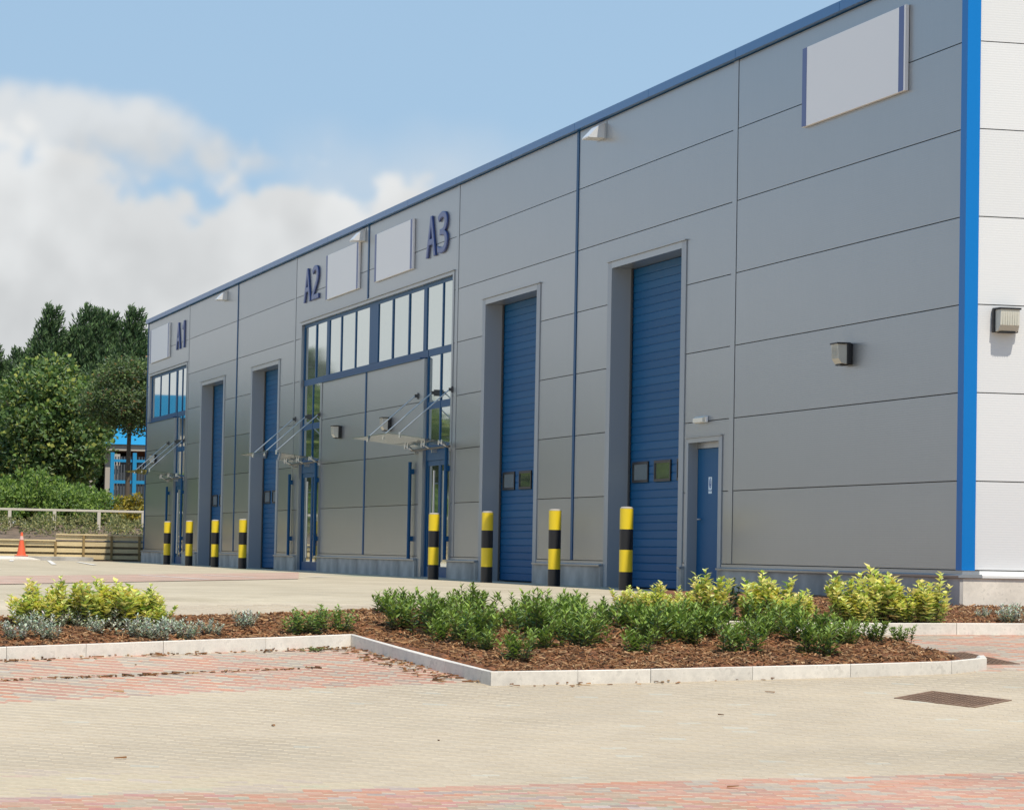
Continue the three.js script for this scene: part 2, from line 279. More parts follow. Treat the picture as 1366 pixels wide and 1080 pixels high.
  zone(uB, (v) => uB(v) + 6.6, 66, (u, v) => v > 7.4 ? (u < -2.4 - 0.35 * (v - 7.4) && u < -3.6 + 0.0 * v || u < lerpTab([[14.5, -6.9], [11.3, -5.68], [9.87, -5.14], [7.9, -4.41], [7.3, -4.3]], v) + 0.2) : (v < 2.5 || (v < 9 && u > -2.9 && u < -1.6)));
  const o = new THREE.Object3D();
  const place = (q, ob) => { const slope = (gy(q.u + 0.05) - gy(q.u - 0.05)) / 0.1; ob.position.set(-q.v, gy(q.u) + q.dy, -q.u); ob.rotation.set(Math.atan(slope) + q.tx, 0, q.tz); ob.rotation.order = 'XYZ'; ob.rotateY(q.ang); ob.scale.set(1, 1, Math.min(1.12, q.pitch / 0.1)); ob.updateMatrix(); };
  // nearest blocks inside the frame as single pieces
  const proj = (q) => { const d = new THREE.Vector3(-q.v, gy(q.u), -q.u).sub(EYE), z = d.dot(rd); return [683 + PX * d.dot(rr) / z, 540 - PX * d.dot(ru) / z, z]; };
  list.forEach(q => { const [x, y, z] = proj(q); q.z = z; q.in = x > 0 && x < 1366 && y < 1079; });
  list.sort((a, b2) => (b2.in - a.in) || (a.z - b2.z));
  const mats = {}, matOf = (c) => { const k = c.map(x => Math.round(x * 22)).join(); return mats[k] ??= std(...c.map(x => Math.round(x * 22) / 22), { map: grit, roughness: 0.95 }); };
  list.slice(0, 300).forEach((q, i) => { const m = part(i ? `paving_block_${String(i).padStart(3, '0')}` : 'paving_block', bg, matOf(q.c), root); place(q, m); });
  const rest = list.slice(300), im = new THREE.InstancedMesh(bg, std(1, 1, 1, { map: grit, roughness: 0.95 }), rest.length);
  rest.forEach((q, i) => { place(q, o); im.setMatrixAt(i, o.matrix); im.setColorAt(i, new THREE.Color().setRGB(...q.c)); });
  im.name = 'paving_blocks'; im.userData.kind = 'stuff'; im.castShadow = im.receiveShadow = true; root.add(im);
}
// kerbs
{
  const prof = [[0, -0.10], [0, 0.028], [0.058, 0.098], [0.070, 0.106], [0.118, 0.109], [0.126, 0.102], [0.126, -0.10]];   // [across (inwards), up]
  const rnd = rng(5), gap = 0.005;
  function stone(a, b, ia, ib, root) {
    const pos = [], jit = () => (rnd() - 0.5) * 0.006, ja = jit(), jb = ja + jit() * 0.5;
    const S = [[a, ja, ia], [b, jb, ib]].map(([q, j, inw]) => prof.map(([w, h]) => { const u = q[0] + inw[0] * (w + j), v = q[1] + inw[1] * (w + j); return [-v, gy(q[0]) + h + j * 0.3, -u]; }));
    const n = prof.length, quad = (p, q, r, s) => pos.push(...p, ...q, ...r, ...p, ...r, ...s);
    for (let i = 0; i < n - 1; i++) quad(S[0][i], S[0][i + 1], S[1][i + 1], S[1][i]);
    for (const [k, f] of [[0, 1], [1, 0]]) for (let i = 1; i < n - 1; i++) f ? pos.push(...S[k][0], ...S[k][i + 1], ...S[k][i]) : pos.push(...S[k][0], ...S[k][i], ...S[k][i + 1]);
    let g = new THREE.BufferGeometry(); g.setAttribute('position', new THREE.Float32BufferAttribute(pos, 3)); g.computeVertexNormals(); g = worldUV(g);
    part('kerb_stone', g, kerbMats[Math.floor(rnd() * 4)], root);
  }
  function kerb(name, pts, side) {
    const root = new THREE.Group(); root.name = numbered(name); structure(root);
    const nrm = pts.slice(1).map((b, i) => { const a = pts[i], l = Math.hypot(b[0] - a[0], b[1] - a[1]); return [-(b[1] - a[1]) / l * side, (b[0] - a[0]) / l * side]; });
    const mitre = (i, own) => { const p = nrm[i - 1], q = nrm[i]; if (!p || !q) return own; const k = 1 + p[0] * q[0] + p[1] * q[1]; return [(p[0] + q[0]) / k, (p[1] + q[1]) / k]; };
    for (let i = 0; i < pts.length - 1; i++) {
      const [a, b] = [pts[i], pts[i + 1]], len = Math.hypot(b[0] - a[0], b[1] - a[1]), d = [(b[0] - a[0]) / len, (b[1] - a[1]) / len], inw = nrm[i];
      const n = Math.max(1, Math.round(len / 0.915));
      for (let k = 0; k < n; k++) { const s = k / n * len + gap / 2, e = (k + 1) / n * len - gap / 2; stone([a[0] + d[0] * s, a[1] + d[1] * s], [a[0] + d[0] * e, a[1] + d[1] * e], k ? inw : mitre(i, inw), k === n - 1 ? mitre(i + 1, inw) : inw, root); }
    }
  }
  kerb('bed_kerb', [[-6.9, 14.5], [-5.68, 11.3], [-5.14, 9.87], [-4.41, 7.9], [-5.68, 7.59], [-7.10, 7.25], [-6.84, 5.87], [-6.36, 3.85], [-6.06, 2.77], [-5.78, 2.34], [-5.60, 2.28]], -1);
  kerb('wall_bed_kerb', [[-2.75, 4.2], [-2.95, 3.2], [-2.87, 2.15], [-2.71, 0.46], [-2.5, -9]], -1);
  kerb('far_kerb', [[63.6, 16], [63.6, 4], [64.0, 1.6]], 1);
}
// ---------------------------------------------------------------- warehouse
const bld = thing('warehouse_unit_block', 'long silver clad warehouse with blue trims, roller doors and glazed entrances', 'warehouse', null);
const LEN = 64.2, DEP = 26, PB = 0.46, TOP = 7.42;
const rollers = [[10.42, 13.95, 0], [18.38, 21.88, 1], [42.10, 45.62, 0], [50.0, 53.55, 1]];
const holes = [];
for (const [a, b] of rollers) holes.push([a - 0.22, b + 0.22, -1, 5.12]);
holes.push([8.46, 10.08, -1, 2.24]);
holes.push([24.3, 39.35, 4.33, 5.84], [24.3, 26.95, -1, 4.4], [36.65, 39.35, -1, 4.4], [56.25, 63.65, 4.34, 5.84], [56.25, 58.65, -1, 4.4]);
const bays = [0, 8, 16, 24, 32, 40, 48, 56, LEN];
let pk = 0;
for (let b = 0; b < 8; b++) for (let k = 0; k < 7; k++) {
  const blue = (b % 2 === 0), g0 = b === 0 ? 0.16 : (b % 2 ? 0.235 : 0.055), g1 = b === 7 ? 0.12 : (b % 2 ? 0.055 : 0.005);
  const y0 = PB + k + (k ? 0.006 : 0), y1 = k === 6 ? TOP - 0.01 : PB + k + 1 - 0.006;
  const rs = cut([[bays[b] + (b % 2 ? 0.215 : b ? 0.07 : 0.16), bays[b + 1] - (b === 7 ? 0.13 : b % 2 ? 0.07 : 0.005), y0, y1]], holes);
  if (!rs.length) continue;
  for (const grp of pieces(rs)) {
    const yc = (y0 + y1) / 2, m = part('wall_panel', M(grp.map(r => B(r[0], r[1], r[2] - yc, r[3] - yc, -0.08, 0))), silver[(pk++ * 7) % 3], bld);
    m.position.y = yc; m.rotation.z = (hash2(b, k, 71) - 0.5) * 0.0028;          // panels never hang perfectly true
  }
}
part('wall_core', M(cut([[0.1, LEN - 0.1, PB - 0.02, TOP]], holes).map(r => B(r[0], r[1], r[2], r[3], -0.2, -0.085))), coreDark, bld);
for (const u of [16, 32, 48]) for (const r of cut([[u - 0.058, u + 0.058, PB, TOP - 0.005]], holes)) part('blue_joint_trim', B(r[0], r[1], r[2], r[3], -0.07, 0.012), blueFrame, bld);
for (const u of [8, 24, 40, 56]) for (const r of cut([[u + 0.014, u + 0.20, PB, TOP - 0.005]], holes)) part('joint_cover', B(r[0], r[1], r[2], r[3], -0.06, 0.006), silverFlat, bld);
// corner trim, coping
part('corner_trim', M(B(-0.005, 0.15, PB - 0.01, TOP, -0.02, 0.016), B(-0.021, -0.005, PB - 0.01, TOP, -0.145, 0.016)), blueTrim, bld);
part('corner_trim', B(LEN - 0.12, LEN + 0.01, PB - 0.01, TOP, -0.1, 0.014), blueFrame, bld);
for (let u = -0.1; u < LEN; u += 4.02) part('coping', M(B(u + 0.004, Math.min(u + 4.012, LEN + 0.05), TOP + 0.006, 7.55, -0.4, 0.085)), copingBlue, bld);
part('roof', prismU([[7.36, -0.25], [7.50, -0.38], [9.2, -DEP / 2], [7.50, -DEP], [7.36, -DEP]], 0.2, LEN - 0.2), std(0.45, 0.46, 0.47, { roughness: 0.6, metalness: 0.2 }), bld);
for (let v = -0.405; v > -DEP; v -= 4.02) part('coping', B(-0.1, 0.35, TOP + 0.006, 7.55, v - 4.012, v), copingBlue, bld);
// end wall panels
for (let k = 0; k < 7; k++) for (let c = 0; c < 3; c++) part('end_wall_panel', B(0, 0.08, PB + k + (k ? 0.006 : 0), k === 6 ? TOP : PB + k + 0.994, -(c * 8.6 + 8.59), -(c * 8.6 + (c ? 0.01 : 0.15))), sunlitPanel[(k + c) % 2], bld);
part('end_wall_core', B(0.09, 0.2, 0.3, TOP, -DEP, -0.21), coreDark, bld);
part('rear_wall', M(B(0.2, LEN, -0.4, TOP, -DEP, -DEP + 0.1), B(LEN - 0.12, LEN, -0.4, TOP, -DEP + 0.1, -0.21)), silverFlat, bld);
// plinth with its drip flashing
for (const [a, b] of cut([[0, LEN + 0.07, 0, 1]], holes.filter(h => h[2] < 0).map(h => [h[0], h[1], -1, 2]))) {
  const a0 = a === 0 ? -0.075 : a, b0 = b;
  part('plinth', B(a0, b0, -0.9, 0.365, a === 0 ? 0.02 : -0.3, 0.06), concrete, bld);
  part('plinth_flashing', M(prismU([[0.368, -0.2], [0.368, 0.085], [0.392, 0.088], [0.407, 0.02], [0.407, -0.2]], a === 0 ? -0.10 : a0, b0), B(a === 0 ? -0.015 : a0, b0, 0.407, PB - 0.012, -0.2, 0.006)), silverFlat, bld);
}
part('plinth', B(-0.078, 0.3, -1.2, 0.365, -DEP, 0.02), std(0.90, 0.87, 0.82, { map: kerbTex, roughness: 0.9 }), bld);  // end plinth: brighter than the long side, sunlight painted into its colour
part('plinth_flashing', M(B(-0.10, 0.1, 0.368, 0.396, -DEP, -0.203), B(-0.012, 0.1, 0.396, PB - 0.012, -DEP, -0.203)), std(0.8, 0.8, 0.78, { roughness: 0.5, metalness: 0.2 }), bld);
// roller doors
function rollerDoor(a, b) {
  const d = node('roller_door', bld);
  part('jamb', B(a - 0.215, a, -0.1, 5.115, -0.42, 0.014), jambMat, d); part('jamb', B(b, b + 0.215, -0.1, 5.115, -0.42, 0.014), jambMat, d);
  part('head_flashing', M(B(a, b, 5.015, 5.115, -0.42, 0.014), B(a - 0.235, b + 0.235, 5.117, 5.13, -0.05, 0.04)), silverFlat, d);
  part('guide', B(a + 0.001, a + 0.05, 0, 5.01, -0.32, -0.30), darkSteel, d); part('guide', B(b - 0.05, b - 0.001, 0, 5.01, -0.32, -0.30), darkSteel, d);
  const n = 40, h = (5.01 - 0.06) / n;
  const slat = prismU([[0, -0.40], [0, -0.346], [0.005, -0.342], [0.014, -0.336], [h - 0.014, -0.336], [h - 0.005, -0.342], [h, -0.346], [h, -0.40]], a + 0.003, b - 0.003);
  for (let k = 0; k < n; k++) { const m = part('slat', slat, blueDoor[(k * 5 + (k >> 2)) % 3], d); m.position.y = 0.06 + k * h; }
  for (let k = 0; k < 3; k++) {
    const c = b - 0.58 - k * 1.13, w = part('door_window', B(c - 0.37, c + 0.37, 1.71, 1.95, -0.338, -0.328), glassMirror[k % 3], d);
    w.name = 'window_pane';
    part('window_frame', M(B(c - 0.41, c - 0.37, 1.67, 1.99, -0.338, -0.315), B(c + 0.37, c + 0.41, 1.67, 1.99, -0.338, -0.315), B(c - 0.37, c + 0.37, 1.95, 1.99, -0.338, -0.315), B(c - 0.37, c + 0.37, 1.67, 1.71, -0.338, -0.315)), blackPaint, d);
  }
}
rollers.forEach(r => rollerDoor(r[0], r[1]));
// personnel door
{
  const d = node('personnel_door', bld), a = 8.61, b = 9.97;
  part('jamb', B(a - 0.145, a, -0.1, 2.235, -0.3, 0.014), jambMat, d); part('jamb', B(b, b + 0.105, -0.1, 2.235, -0.3, 0.014), jambMat, d);
  part('head_flashing', M(B(a, b, 2.17, 2.235, -0.3, 0.014), B(a - 0.16, b + 0.12, 2.237, 2.25, -0.05, 0.035)), silverFlat, d);
  part('transom_panel', B(a, b, 2.09, 2.169, -0.3, -0.12), silverFlat, d);
  part('door_leaf', RB(a + 0.01, b - 0.01, 0.06, 2.085, -0.18, -0.13, 0.006), blueDoor[1], d);
  // blue and white door notice
  const cv = document.createElement('canvas'); cv.width = 64; cv.height = 128; const x = cv.getContext('2d');
  x.fillStyle = '#cfe2ee'; x.fillRect(0, 0, 64, 128); x.fillStyle = '#1f4f94'; x.beginPath(); x.ellipse(32, 48, 20, 40, 0, 0, 7); x.fill(); x.fillStyle = '#cfe2ee'; x.fillRect(28, 16, 8, 40); x.beginPath(); x.arc(32, 70, 5, 0, 7); x.fill(); x.fillStyle = '#1f4f94'; x.fillRect(4, 98, 56, 12); x.fillStyle = '#cfe2ee'; x.fillRect(12, 101, 40, 5);
  const t = new THREE.CanvasTexture(cv); t.colorSpace = THREE.SRGBColorSpace;
  const g = new THREE.PlaneGeometry(0.155, 0.235); g.rotateY(-Math.PI / 2); g.translate(0.126, 1.56, -9.37);
  part('door_notice', g, std(1, 1, 1, { map: t, roughness: 0.5 }), d);
  part('door_handle', M(tube(P(9.78, 1.08, -0.13), P(9.78, 1.08, -0.07), 0.01), tube(P(9.78, 1.08, -0.075), P(9.66, 1.08, -0.075), 0.01)), steel, d);
}
// glazed strips
const FV0 = -0.20, FV1 = -0.05;
let gk = 0;
function glazing(d, ms, y0, y1, w = 0.06) {          // panes between the mullions ms
  for (let i = 0; i < ms.length - 1; i++) {
    const p = part('window_pane', B(ms[i], ms[i + 1], y0, y1, -0.085, -0.068), glassMirror[gk++ % 3], d);
    p.rotation.y = (hash2(gk, 3, 9) - 0.5) * 0.009; p.position.x = 0; p.position.z = 0;
    const c = -(ms[i] + ms[i + 1]) / 2; const off = new THREE.Vector3(0.076, 0, c); p.position.copy(off).sub(off.clone().applyAxisAngle(new THREE.Vector3(0, 1, 0), p.rotation.y));
  }
}
const mull = (d, u0, u1, y0, y1, v1 = FV1) => part('mullion', B(u0, u1, y0, y1, FV0, v1), blueFrame, d);
const tran = (d, u0, u1, y0, y1, v1 = FV1 - 0.006) => part('transom', B(u0, u1, y0, y1, FV0, v1), blueFrame, d);
function surround(d, u0, u1, y0, y1, w, bottom) {   // silver flashing round an opening
  part('flashing', B(u0, u0 + w, y0, y1, -0.22, 0.014), silverFlat, d); part('flashing', B(u1 - w, u1, y0, y1, -0.22, 0.014), silverFlat, d);
}
function entrance(name, a, b, low, high, flip) {        // two-pane column from the ground up to y=4.4; a<b inner clear width
  const d = node(name, bld), m = (a + b) / 2;
  mull(d, a, a + 0.055, 0.05, 4.33); mull(d, b - 0.075, b, 0.05, 4.33); mull(d, m - 0.035, m + 0.035, 2.5, 4.33);
  tran(d, a + 0.055, b - 0.075, 3.30, 3.44); tran(d, a + 0.055, b - 0.075, 2.30, 2.60); tran(d, a + 0.055, b - 0.075, 4.33, 4.47);
  const g = node('entrance_door', bld);
  glazing(d, [a + 0.055, m - 0.035], 3.44, 4.33); glazing(d, [m + 0.035, b - 0.075], 3.44, 4.33);
  glazing(d, [a + 0.055, m - 0.035], 2.60, 3.30); glazing(d, [m + 0.035, b - 0.075], 2.60, 3.30);
  for (const [p, q] of [[a + 0.06, m - 0.004], [m + 0.004, b - 0.08]]) {
    const s = 0.075;
    part('door_stile', B(p, p + s, 0.06, 2.295, -0.17, -0.07), blueFrame, g); part('door_stile', B(q - s, q, 0.06, 2.295, -0.17, -0.07), blueFrame, g);
    part('door_rail', B(p + s, q - s, 2.20, 2.295, -0.17, -0.072), blueFrame, g); part('door_rail', B(p + s, q - s, 0.06, 0.26, -0.17, -0.072), blueFrame, g);
    part('door_pane', B(p + s, q - s, 0.26, 2.20, -0.100, -0.086), glassMirror[gk++ % 3], g);
  }
  const hu = m + (flip ? -0.16 : 0.16);
  part('pull_bar', M(tube(P(hu, 0.35, 0.0), P(hu, 2.1, 0.0), 0.02), tube(P(hu, 0.6, 0), P(hu, 0.6, -0.08), 0.012), tube(P(hu, 1.85, 0), P(hu, 1.85, -0.08), 0.012)), steel, g);
  part('threshold', B(a, b, -0.2, 0.058, -0.25, 0.02), concrete, g);
  // blue upright rails either side
  for (const [ru2, top] of [[a + 0.02 - 0.02, 2.52], [b + (flip ? 0.75 : 0.80), 2.3]]) {
    const r = part('guard_rail', tube(P(ru2, 0.40, 0.075), P(ru2, top, 0.075), 0.035, 10), blueFrame, d);
    part('bracket', M(B(ru2 - 0.05, ru2 + 0.05, 0.74, 0.84, 0.0, 0.10), B(ru2 - 0.05, ru2 + 0.05, 2.06, 2.16, 0.0, 0.10)), blueFrame, r);
  }
  return d;
}
// A2/A3 centre
{
  const d = node('window_strip', bld), y0 = 4.47, y1 = 5.72;
  part('flashing', B(24.3, 24.42, -0.1, 5.83, -0.22, 0.014), silverFlat, d); part('flashing', B(39.20, 39.345, -0.1, 5.83, -0.22, 0.014), silverFlat, d);
  part('head_flashing', M(B(24.42, 39.20, 5.765, 5.83, -0.22, 0.014), B(24.28, 39.37, 5.832, 5.846, -0.05, 0.045)), silverFlat, d);
  tran(d, 24.42, 39.20, 5.69, 5.764);
  const ms = [[24.42, 24.47], [25.39, 25.47], [26.75, 27.02], [28.27, 28.36], [29.75, 29.85], [31.17, 32.02], [33.40, 33.49], [34.91, 35.01], [36.25, 36.55], [37.72, 37.82], [39.1, 39.2]];
  ms.forEach(([a, b]) => mull(d, a, b, 4.475, 5.688));
  for (let i = 0; i < ms.length - 1; i++) glazing(d, [ms[i][1], ms[i + 1][0]], 4.475, 5.688);
  tran(d, 27.02, 36.25, 4.33, 4.474); part('sill', B(26.85, 36.7, 4.30, 4.329, -0.2, 0.05), blueFrame, d);
  tran(d, 26.6, 27.02, 4.33, 4.474); tran(d, 36.25, 36.9, 4.33, 4.474);
  part('flashing', B(26.62, 26.93, -0.1, 4.3, -0.22, 0.013), silverFlat, d); part('flashing', B(36.67, 36.86, -0.1, 4.3, -0.22, 0.013), silverFlat, d);
}
entrance('entrance_glazing', 24.42, 26.62, 0, 0, false);
entrance('entrance_glazing', 36.86, 39.20, 0, 0, false);
{
  const d = node('window_strip', bld);
  part('flashing', B(56.26, 56.38, -0.1, 5.83, -0.22, 0.014), silverFlat, d); part('flashing', B(63.55, 63.64, 4.345, 5.83, -0.22, 0.014), silverFlat, d);
  part('head_flashing', M(B(56.38, 63.55, 5.765, 5.83, -0.22, 0.014), B(56.24, 63.66, 5.832, 5.846, -0.05, 0.045)), silverFlat, d);
  tran(d, 56.38, 63.55, 5.69, 5.764);
  const ms = [[56.38, 56.43], [57.44, 57.53], [58.42, 58.66], [60.03, 60.13], [61.70, 61.80], [63.45, 63.55]];
  ms.forEach(([a, b]) => mull(d, a, b, 4.475, 5.688));
  for (let i = 0; i < ms.length - 1; i++) glazing(d, [ms[i][1], ms[i + 1][0]], 4.475, 5.688);
  tran(d, 58.35, 63.55, 4.345, 4.474); part('sill', B(58.5, 63.66, 4.315, 4.344, -0.2, 0.05), blueFrame, d);
  part('flashing', B(58.35, 58.63, -0.1, 4.31, -0.22, 0.013), silverFlat, d);
}
entrance('entrance_glazing', 56.38, 58.35, 0, 0, false);

// ---------------------------------------------------------------- things on the walls
// sign boards
function sign(u0, u1, y0, y1, label) {
  const t = thing('sign_board', label, 'sign', P((u0 + u1) / 2, y0, 0)), h = (u1 - u0) / 2, H = y1 - y0;
  part('board', RB(-h, h, 0, H, 0.004, 0.052, 0.005), signWhite, t);
  part('blue_stripe', B(-h + 0.045, -h + 0.20, 0.004, H - 0.004, 0.0, 0.055), letterBlue, t); part('blue_stripe', B(h - 0.17, h - 0.012, 0.004, H - 0.004, 0.0, 0.055), letterBlue, t);
}
sign(1.78, 5.33, 6.13, 7.16, 'large blank white sign board between bare wall and blue corner trim');
sign(27.68, 31.2, 6.14, 7.14, 'blank white sign board beside the blue A3 lettering');
sign(32.8, 36.3, 6.14, 7.14, 'blank white sign board beside the blue A2 lettering');
sign(59.6, 63.4, 6.15, 7.17, 'blank white sign board beside the blue A1 lettering');
// unit letters
const font = await new FontLoader().loadAsync('fonts/droid/droid_sans_regular.typeface.json');
function letters(txt, uL, uR, y0, y1) {
  const t = thing('unit_lettering', `raised blue ${txt} lettering high on the silver wall`, 'lettering', P(uL, y0, 0)), W = uL - uR;
  [...txt].forEach((c, i) => {
    const g = new TextGeometry(c, { font, size: 1, depth: 0.032, curveSegments: 8, bevelEnabled: true, bevelSize: 0.022, bevelThickness: 0.004, bevelSegments: 1 }); g.computeBoundingBox(); const b = g.boundingBox, cw = W * (c === '1' ? 0.26 : 0.46);
    g.translate(-b.min.x, -b.min.y, 0); g.scale(cw / (b.max.x - b.min.x), (y1 - y0) / (b.max.y - b.min.y), 1); g.translate(i ? W * (c === '1' ? 0.66 : 0.54) : 0, 0, 0); g.rotateY(-Math.PI / 2); g.translate(-0.006, 0, 0);
    part('letter', g, letterBlue, t);
  });
}
letters('A3', 26.58, 24.84, 6.24, 7.04); letters('A2', 38.95, 37.2, 6.26, 7.04); letters('A1', 58.3, 56.65, 6.28, 7.06);
// bulkhead lights
const lens = new THREE.MeshPhysicalMaterial({ color: 0xd2d0c4, roughness: 0.3, transmission: 0.12, thickness: 0 });
function bulkhead(label, at, rotY) {
  const t = thing('bulkhead_light', label, 'wall light', at, 'square bulkhead lights on the walls'); t.rotation.y = rotY; t.scale.setScalar(0.9);
  // local: +z away from the wall
  const bx = (w, h, d2, x, y, z, r = 0.01) => { const g = new RoundedBoxGeometry(w, h, d2, 2, r); g.translate(x, y, z); return g; };
  part('back_box', bx(0.34, 0.30, 0.075, 0, 0, 0.0375, 0.015), blackPaint, t);
  const vis = new THREE.BufferGeometry(); { const s = new THREE.Shape([[-0.17, 0.0], [-0.155, 0.2], [0.155, 0.2], [0.17, 0.0]].map(q => new THREE.Vector2(...q))); }
  const sh = new THREE.Shape([new THREE.Vector2(-0.17, 0.03), new THREE.Vector2(0.17, 0.03), new THREE.Vector2(0.145, 0.215), new THREE.Vector2(-0.145, 0.215)]);
  const vg = new THREE.ExtrudeGeometry(sh, { depth: 0.022, bevelEnabled: false }); vg.rotateX(Math.PI / 2); vg.translate(0, 0.157, 0); part('visor', vg, blackPaint, t);
  // lens: a tapered block with slanted lower edge
  const pr = new THREE.Shape([[0.07, 0.13], [0.195, 0.13], [0.185, -0.06], [0.14, -0.125], [0.07, -0.135]].map(q => new THREE.Vector2(...q)));
  const lg = new THREE.ExtrudeGeometry(pr, { depth: 0.26, bevelEnabled: true, bevelSize: 0.008, bevelThickness: 0.008, bevelSegments: 2 }); lg.translate(0, 0, -0.13); lg.rotateY(-Math.PI / 2);
  { const p = lg.attributes.position; for (let i = 0; i < p.count; i++) p.setX(i, p.getX(i) * (1.06 - 0.9 * (p.getZ(i) - 0.07))); lg.computeVertexNormals(); }
  part('lens', lg, lens, t);
  const ribs = []; for (let k = -3; k <= 3; k++) { const g = new THREE.BoxGeometry(0.006, 0.19, 0.006); g.translate(k * 0.032, 0.03, 0.203); ribs.push(g.toNonIndexed()); } part('lens_ribs', M(ribs), lens, t);
  part('lower_lip', bx(0.2, 0.02, 0.12, 0, -0.147, 0.09, 0.005), blackPaint, t);
  return t;
}
const wl = -Math.PI / 2;
bulkhead('square bulkhead light on the bare silver wall right of the personnel door', P(3.66, 3.09, 0.004), wl);
bulkhead('square bulkhead light on the sunlit end wall', new THREE.Vector3(0.47, 3.28, 0.004), 0);
bulkhead('square bulkhead light between the A2 entrance and the blue joint trim', P(34.6, 3.12, 0.004), wl);
bulkhead('square bulkhead light behind the glass canopy of the A3 entrance', P(29.65, 3.12, 0.004), wl);
bulkhead('square bulkhead light behind the glass canopy of the A1 entrance', P(62.0, 3.18, 0.004), wl);
{
  const t = thing('emergency_light', 'slim white emergency light above the blue personnel door', 'wall light', P(9.35, 2.47, 0));
  part('base', RB(-0.24, 0.24, -0.03, 0.06, 0.002, 0.04, 0.01), signWhite, t); part('diffuser', prismU([[-0.035, 0.04], [-0.025, 0.085], [0.035, 0.085], [0.06, 0.04]], -0.22, 0.22), std(0.8, 0.76, 0.66, { roughness: 0.4 }), t);
}
// extract hoods under the coping
[[14.7, 'shiny metal vent hood above the roller door beside the personnel door'], [32.6, 'shiny metal vent hood between the A2 and A3 sign boards'], [49.95, 'shiny metal vent hood beside the A1 bay, over the far roller doors']].forEach(([u, label]) => {
  const t = thing('vent_hood', label, 'vent hood', P(u, 7.13, 0), 'vent hoods under the roof edge');
  const hood = std(0.80, 0.80, 0.80, { roughness: 0.35, metalness: 0.35 });
  part('hood', prismU([[0, 0.008], [0, 0.26], [0.02, 0.265], [0.20, 0.10], [0.24, 0.008]], -0.20, 0.20), hood, t);
  part('flange', B(-0.30, 0.26, -0.02, 0.26, 0.001, 0.008), silverFlat, t);
});
// glass canopies
function canopy(uN, uF, label) {                                 // near and far edge
  const t = thing('glass_canopy', label, 'canopy', P(uN, 2.5, 0), 'glass canopies over the unit entrances'), L = uF - uN;
  const slope = (v) => 0.08 + 0.115 * v;
  part('glass_sheet', prismU([[slope(0.05), 0.05], [slope(1.26), 1.26], [slope(1.26) + 0.012, 1.26], [slope(0.05) + 0.012, 0.05]], -0.15, L + 0.15), clearGlass, t);
  part('wall_bar', M(tube(P(-0.1, 0.02, 0.08), P(L + 0.1, 0.02, 0.08), 0.022, 10)), darkSteel, t);
  for (const f of [0.02, 0.5, 0.98]) {
    const u = L * f;
    part('tie_rod', tube(P(u, slope(1.0) + 0.05, 1.0), P(u, 1.09, 0.06), 0.012, 8), steel, t);
    part('rod_fixing', M(tube(P(u, slope(1) - 0.03, 1.0), P(u, slope(1) + 0.07, 1.0), 0.022, 10)), steel, t);
    part('wall_bracket', M(B(u - 0.035, u + 0.035, 1.03, 1.15, f === 0.5 ? -0.15 : 0.0, 0.02), B(u - 0.012, u + 0.012, 1.06, 1.12, 0.02, 0.075)), darkSteel, t);
    part('spider_arm', M(B(u - 0.03, u + 0.03, -0.06, 0.05, f === 0.5 ? -0.06 : 0.0, 0.05), tube(P(u, 0.0, 0.05), P(u - 0.12, slope(0.22), 0.22), 0.014), tube(P(u, 0.0, 0.05), P(u + 0.12, slope(0.22), 0.22), 0.014), tube(P(u - 0.12, slope(0.22) - 0.06, 0.22), P(u - 0.12, slope(0.22) + 0.035, 0.22), 0.018), tube(P(u + 0.12, slope(0.22) - 0.06, 0.22), P(u + 0.12, slope(0.22) + 0.035, 0.22), 0.018)), steel, t);
  }
}
canopy(24.26, 27.2, 'tilted glass canopy with steel rods over the A3 entrance');
canopy(36.75, 39.85, 'tilted glass canopy with steel rods over the A2 entrance');
canopy(56.38, 59.5, 'tilted glass canopy with steel rods over the A1 entrance');
// ---------------------------------------------------------------- bollards
{
  const group = 'yellow and black bollards along the wall', mk = (label) => {
    const t = thing('bollard', label, 'bollard', null, group), r = 0.098;
    const bands = [[-0.2, 0.26, blackPaint, 'black_band'], [0.26, 0.575, yellowPaint, 'yellow_band'], [0.575, 0.87, blackPaint, 'black_band'], [0.87, 1.165, yellowPaint, 'yellow_band']];
    for (const [a, b, m, n] of bands) { const g = new THREE.CylinderGeometry(r, r, b - a, 32, 1); g.translate(0, (a + b) / 2, 0); part(n, g, m, t); }
    const cg = new THREE.LatheGeometry([[0, 0.03], [0.07, 0.026], [0.092, 0.014], [0.096, 0], [0.088, -0.02]].map(q => new THREE.Vector2(...q)), 32); cg.translate(0, 1.166, 0); part('cap', cg, std(0.36, 0.33, 0.28, { roughness: 0.8 }), t);
    return t;
  };
  const where = [[10.2, 'beside the roller door jamb next to the personnel door'], [14.0, 'at the roller door jamb away from the personnel door'], [18.2, 'at the near jamb of the roller door beside A3'], [22.05, 'between the A3 glass entrance and its roller door'], [41.75, 'at the roller door jamb next to the A2 entrance'], [45.75, 'at the far jamb of the roller door beside A2'], [49.9, 'at the near jamb of the roller door beside A1'], [53.75, 'between the A1 entrance and its roller door']];
  const p = mk('yellow and black banded bollard ' + where[0][1]); p.position.copy(P(where[0][0], 0.05, 0.85));
  where.slice(1).forEach(([u, l]) => { const c = copyOf(p, 'yellow and black banded bollard ' + l); c.position.copy(P(u, 0.05, 0.85)); });
}
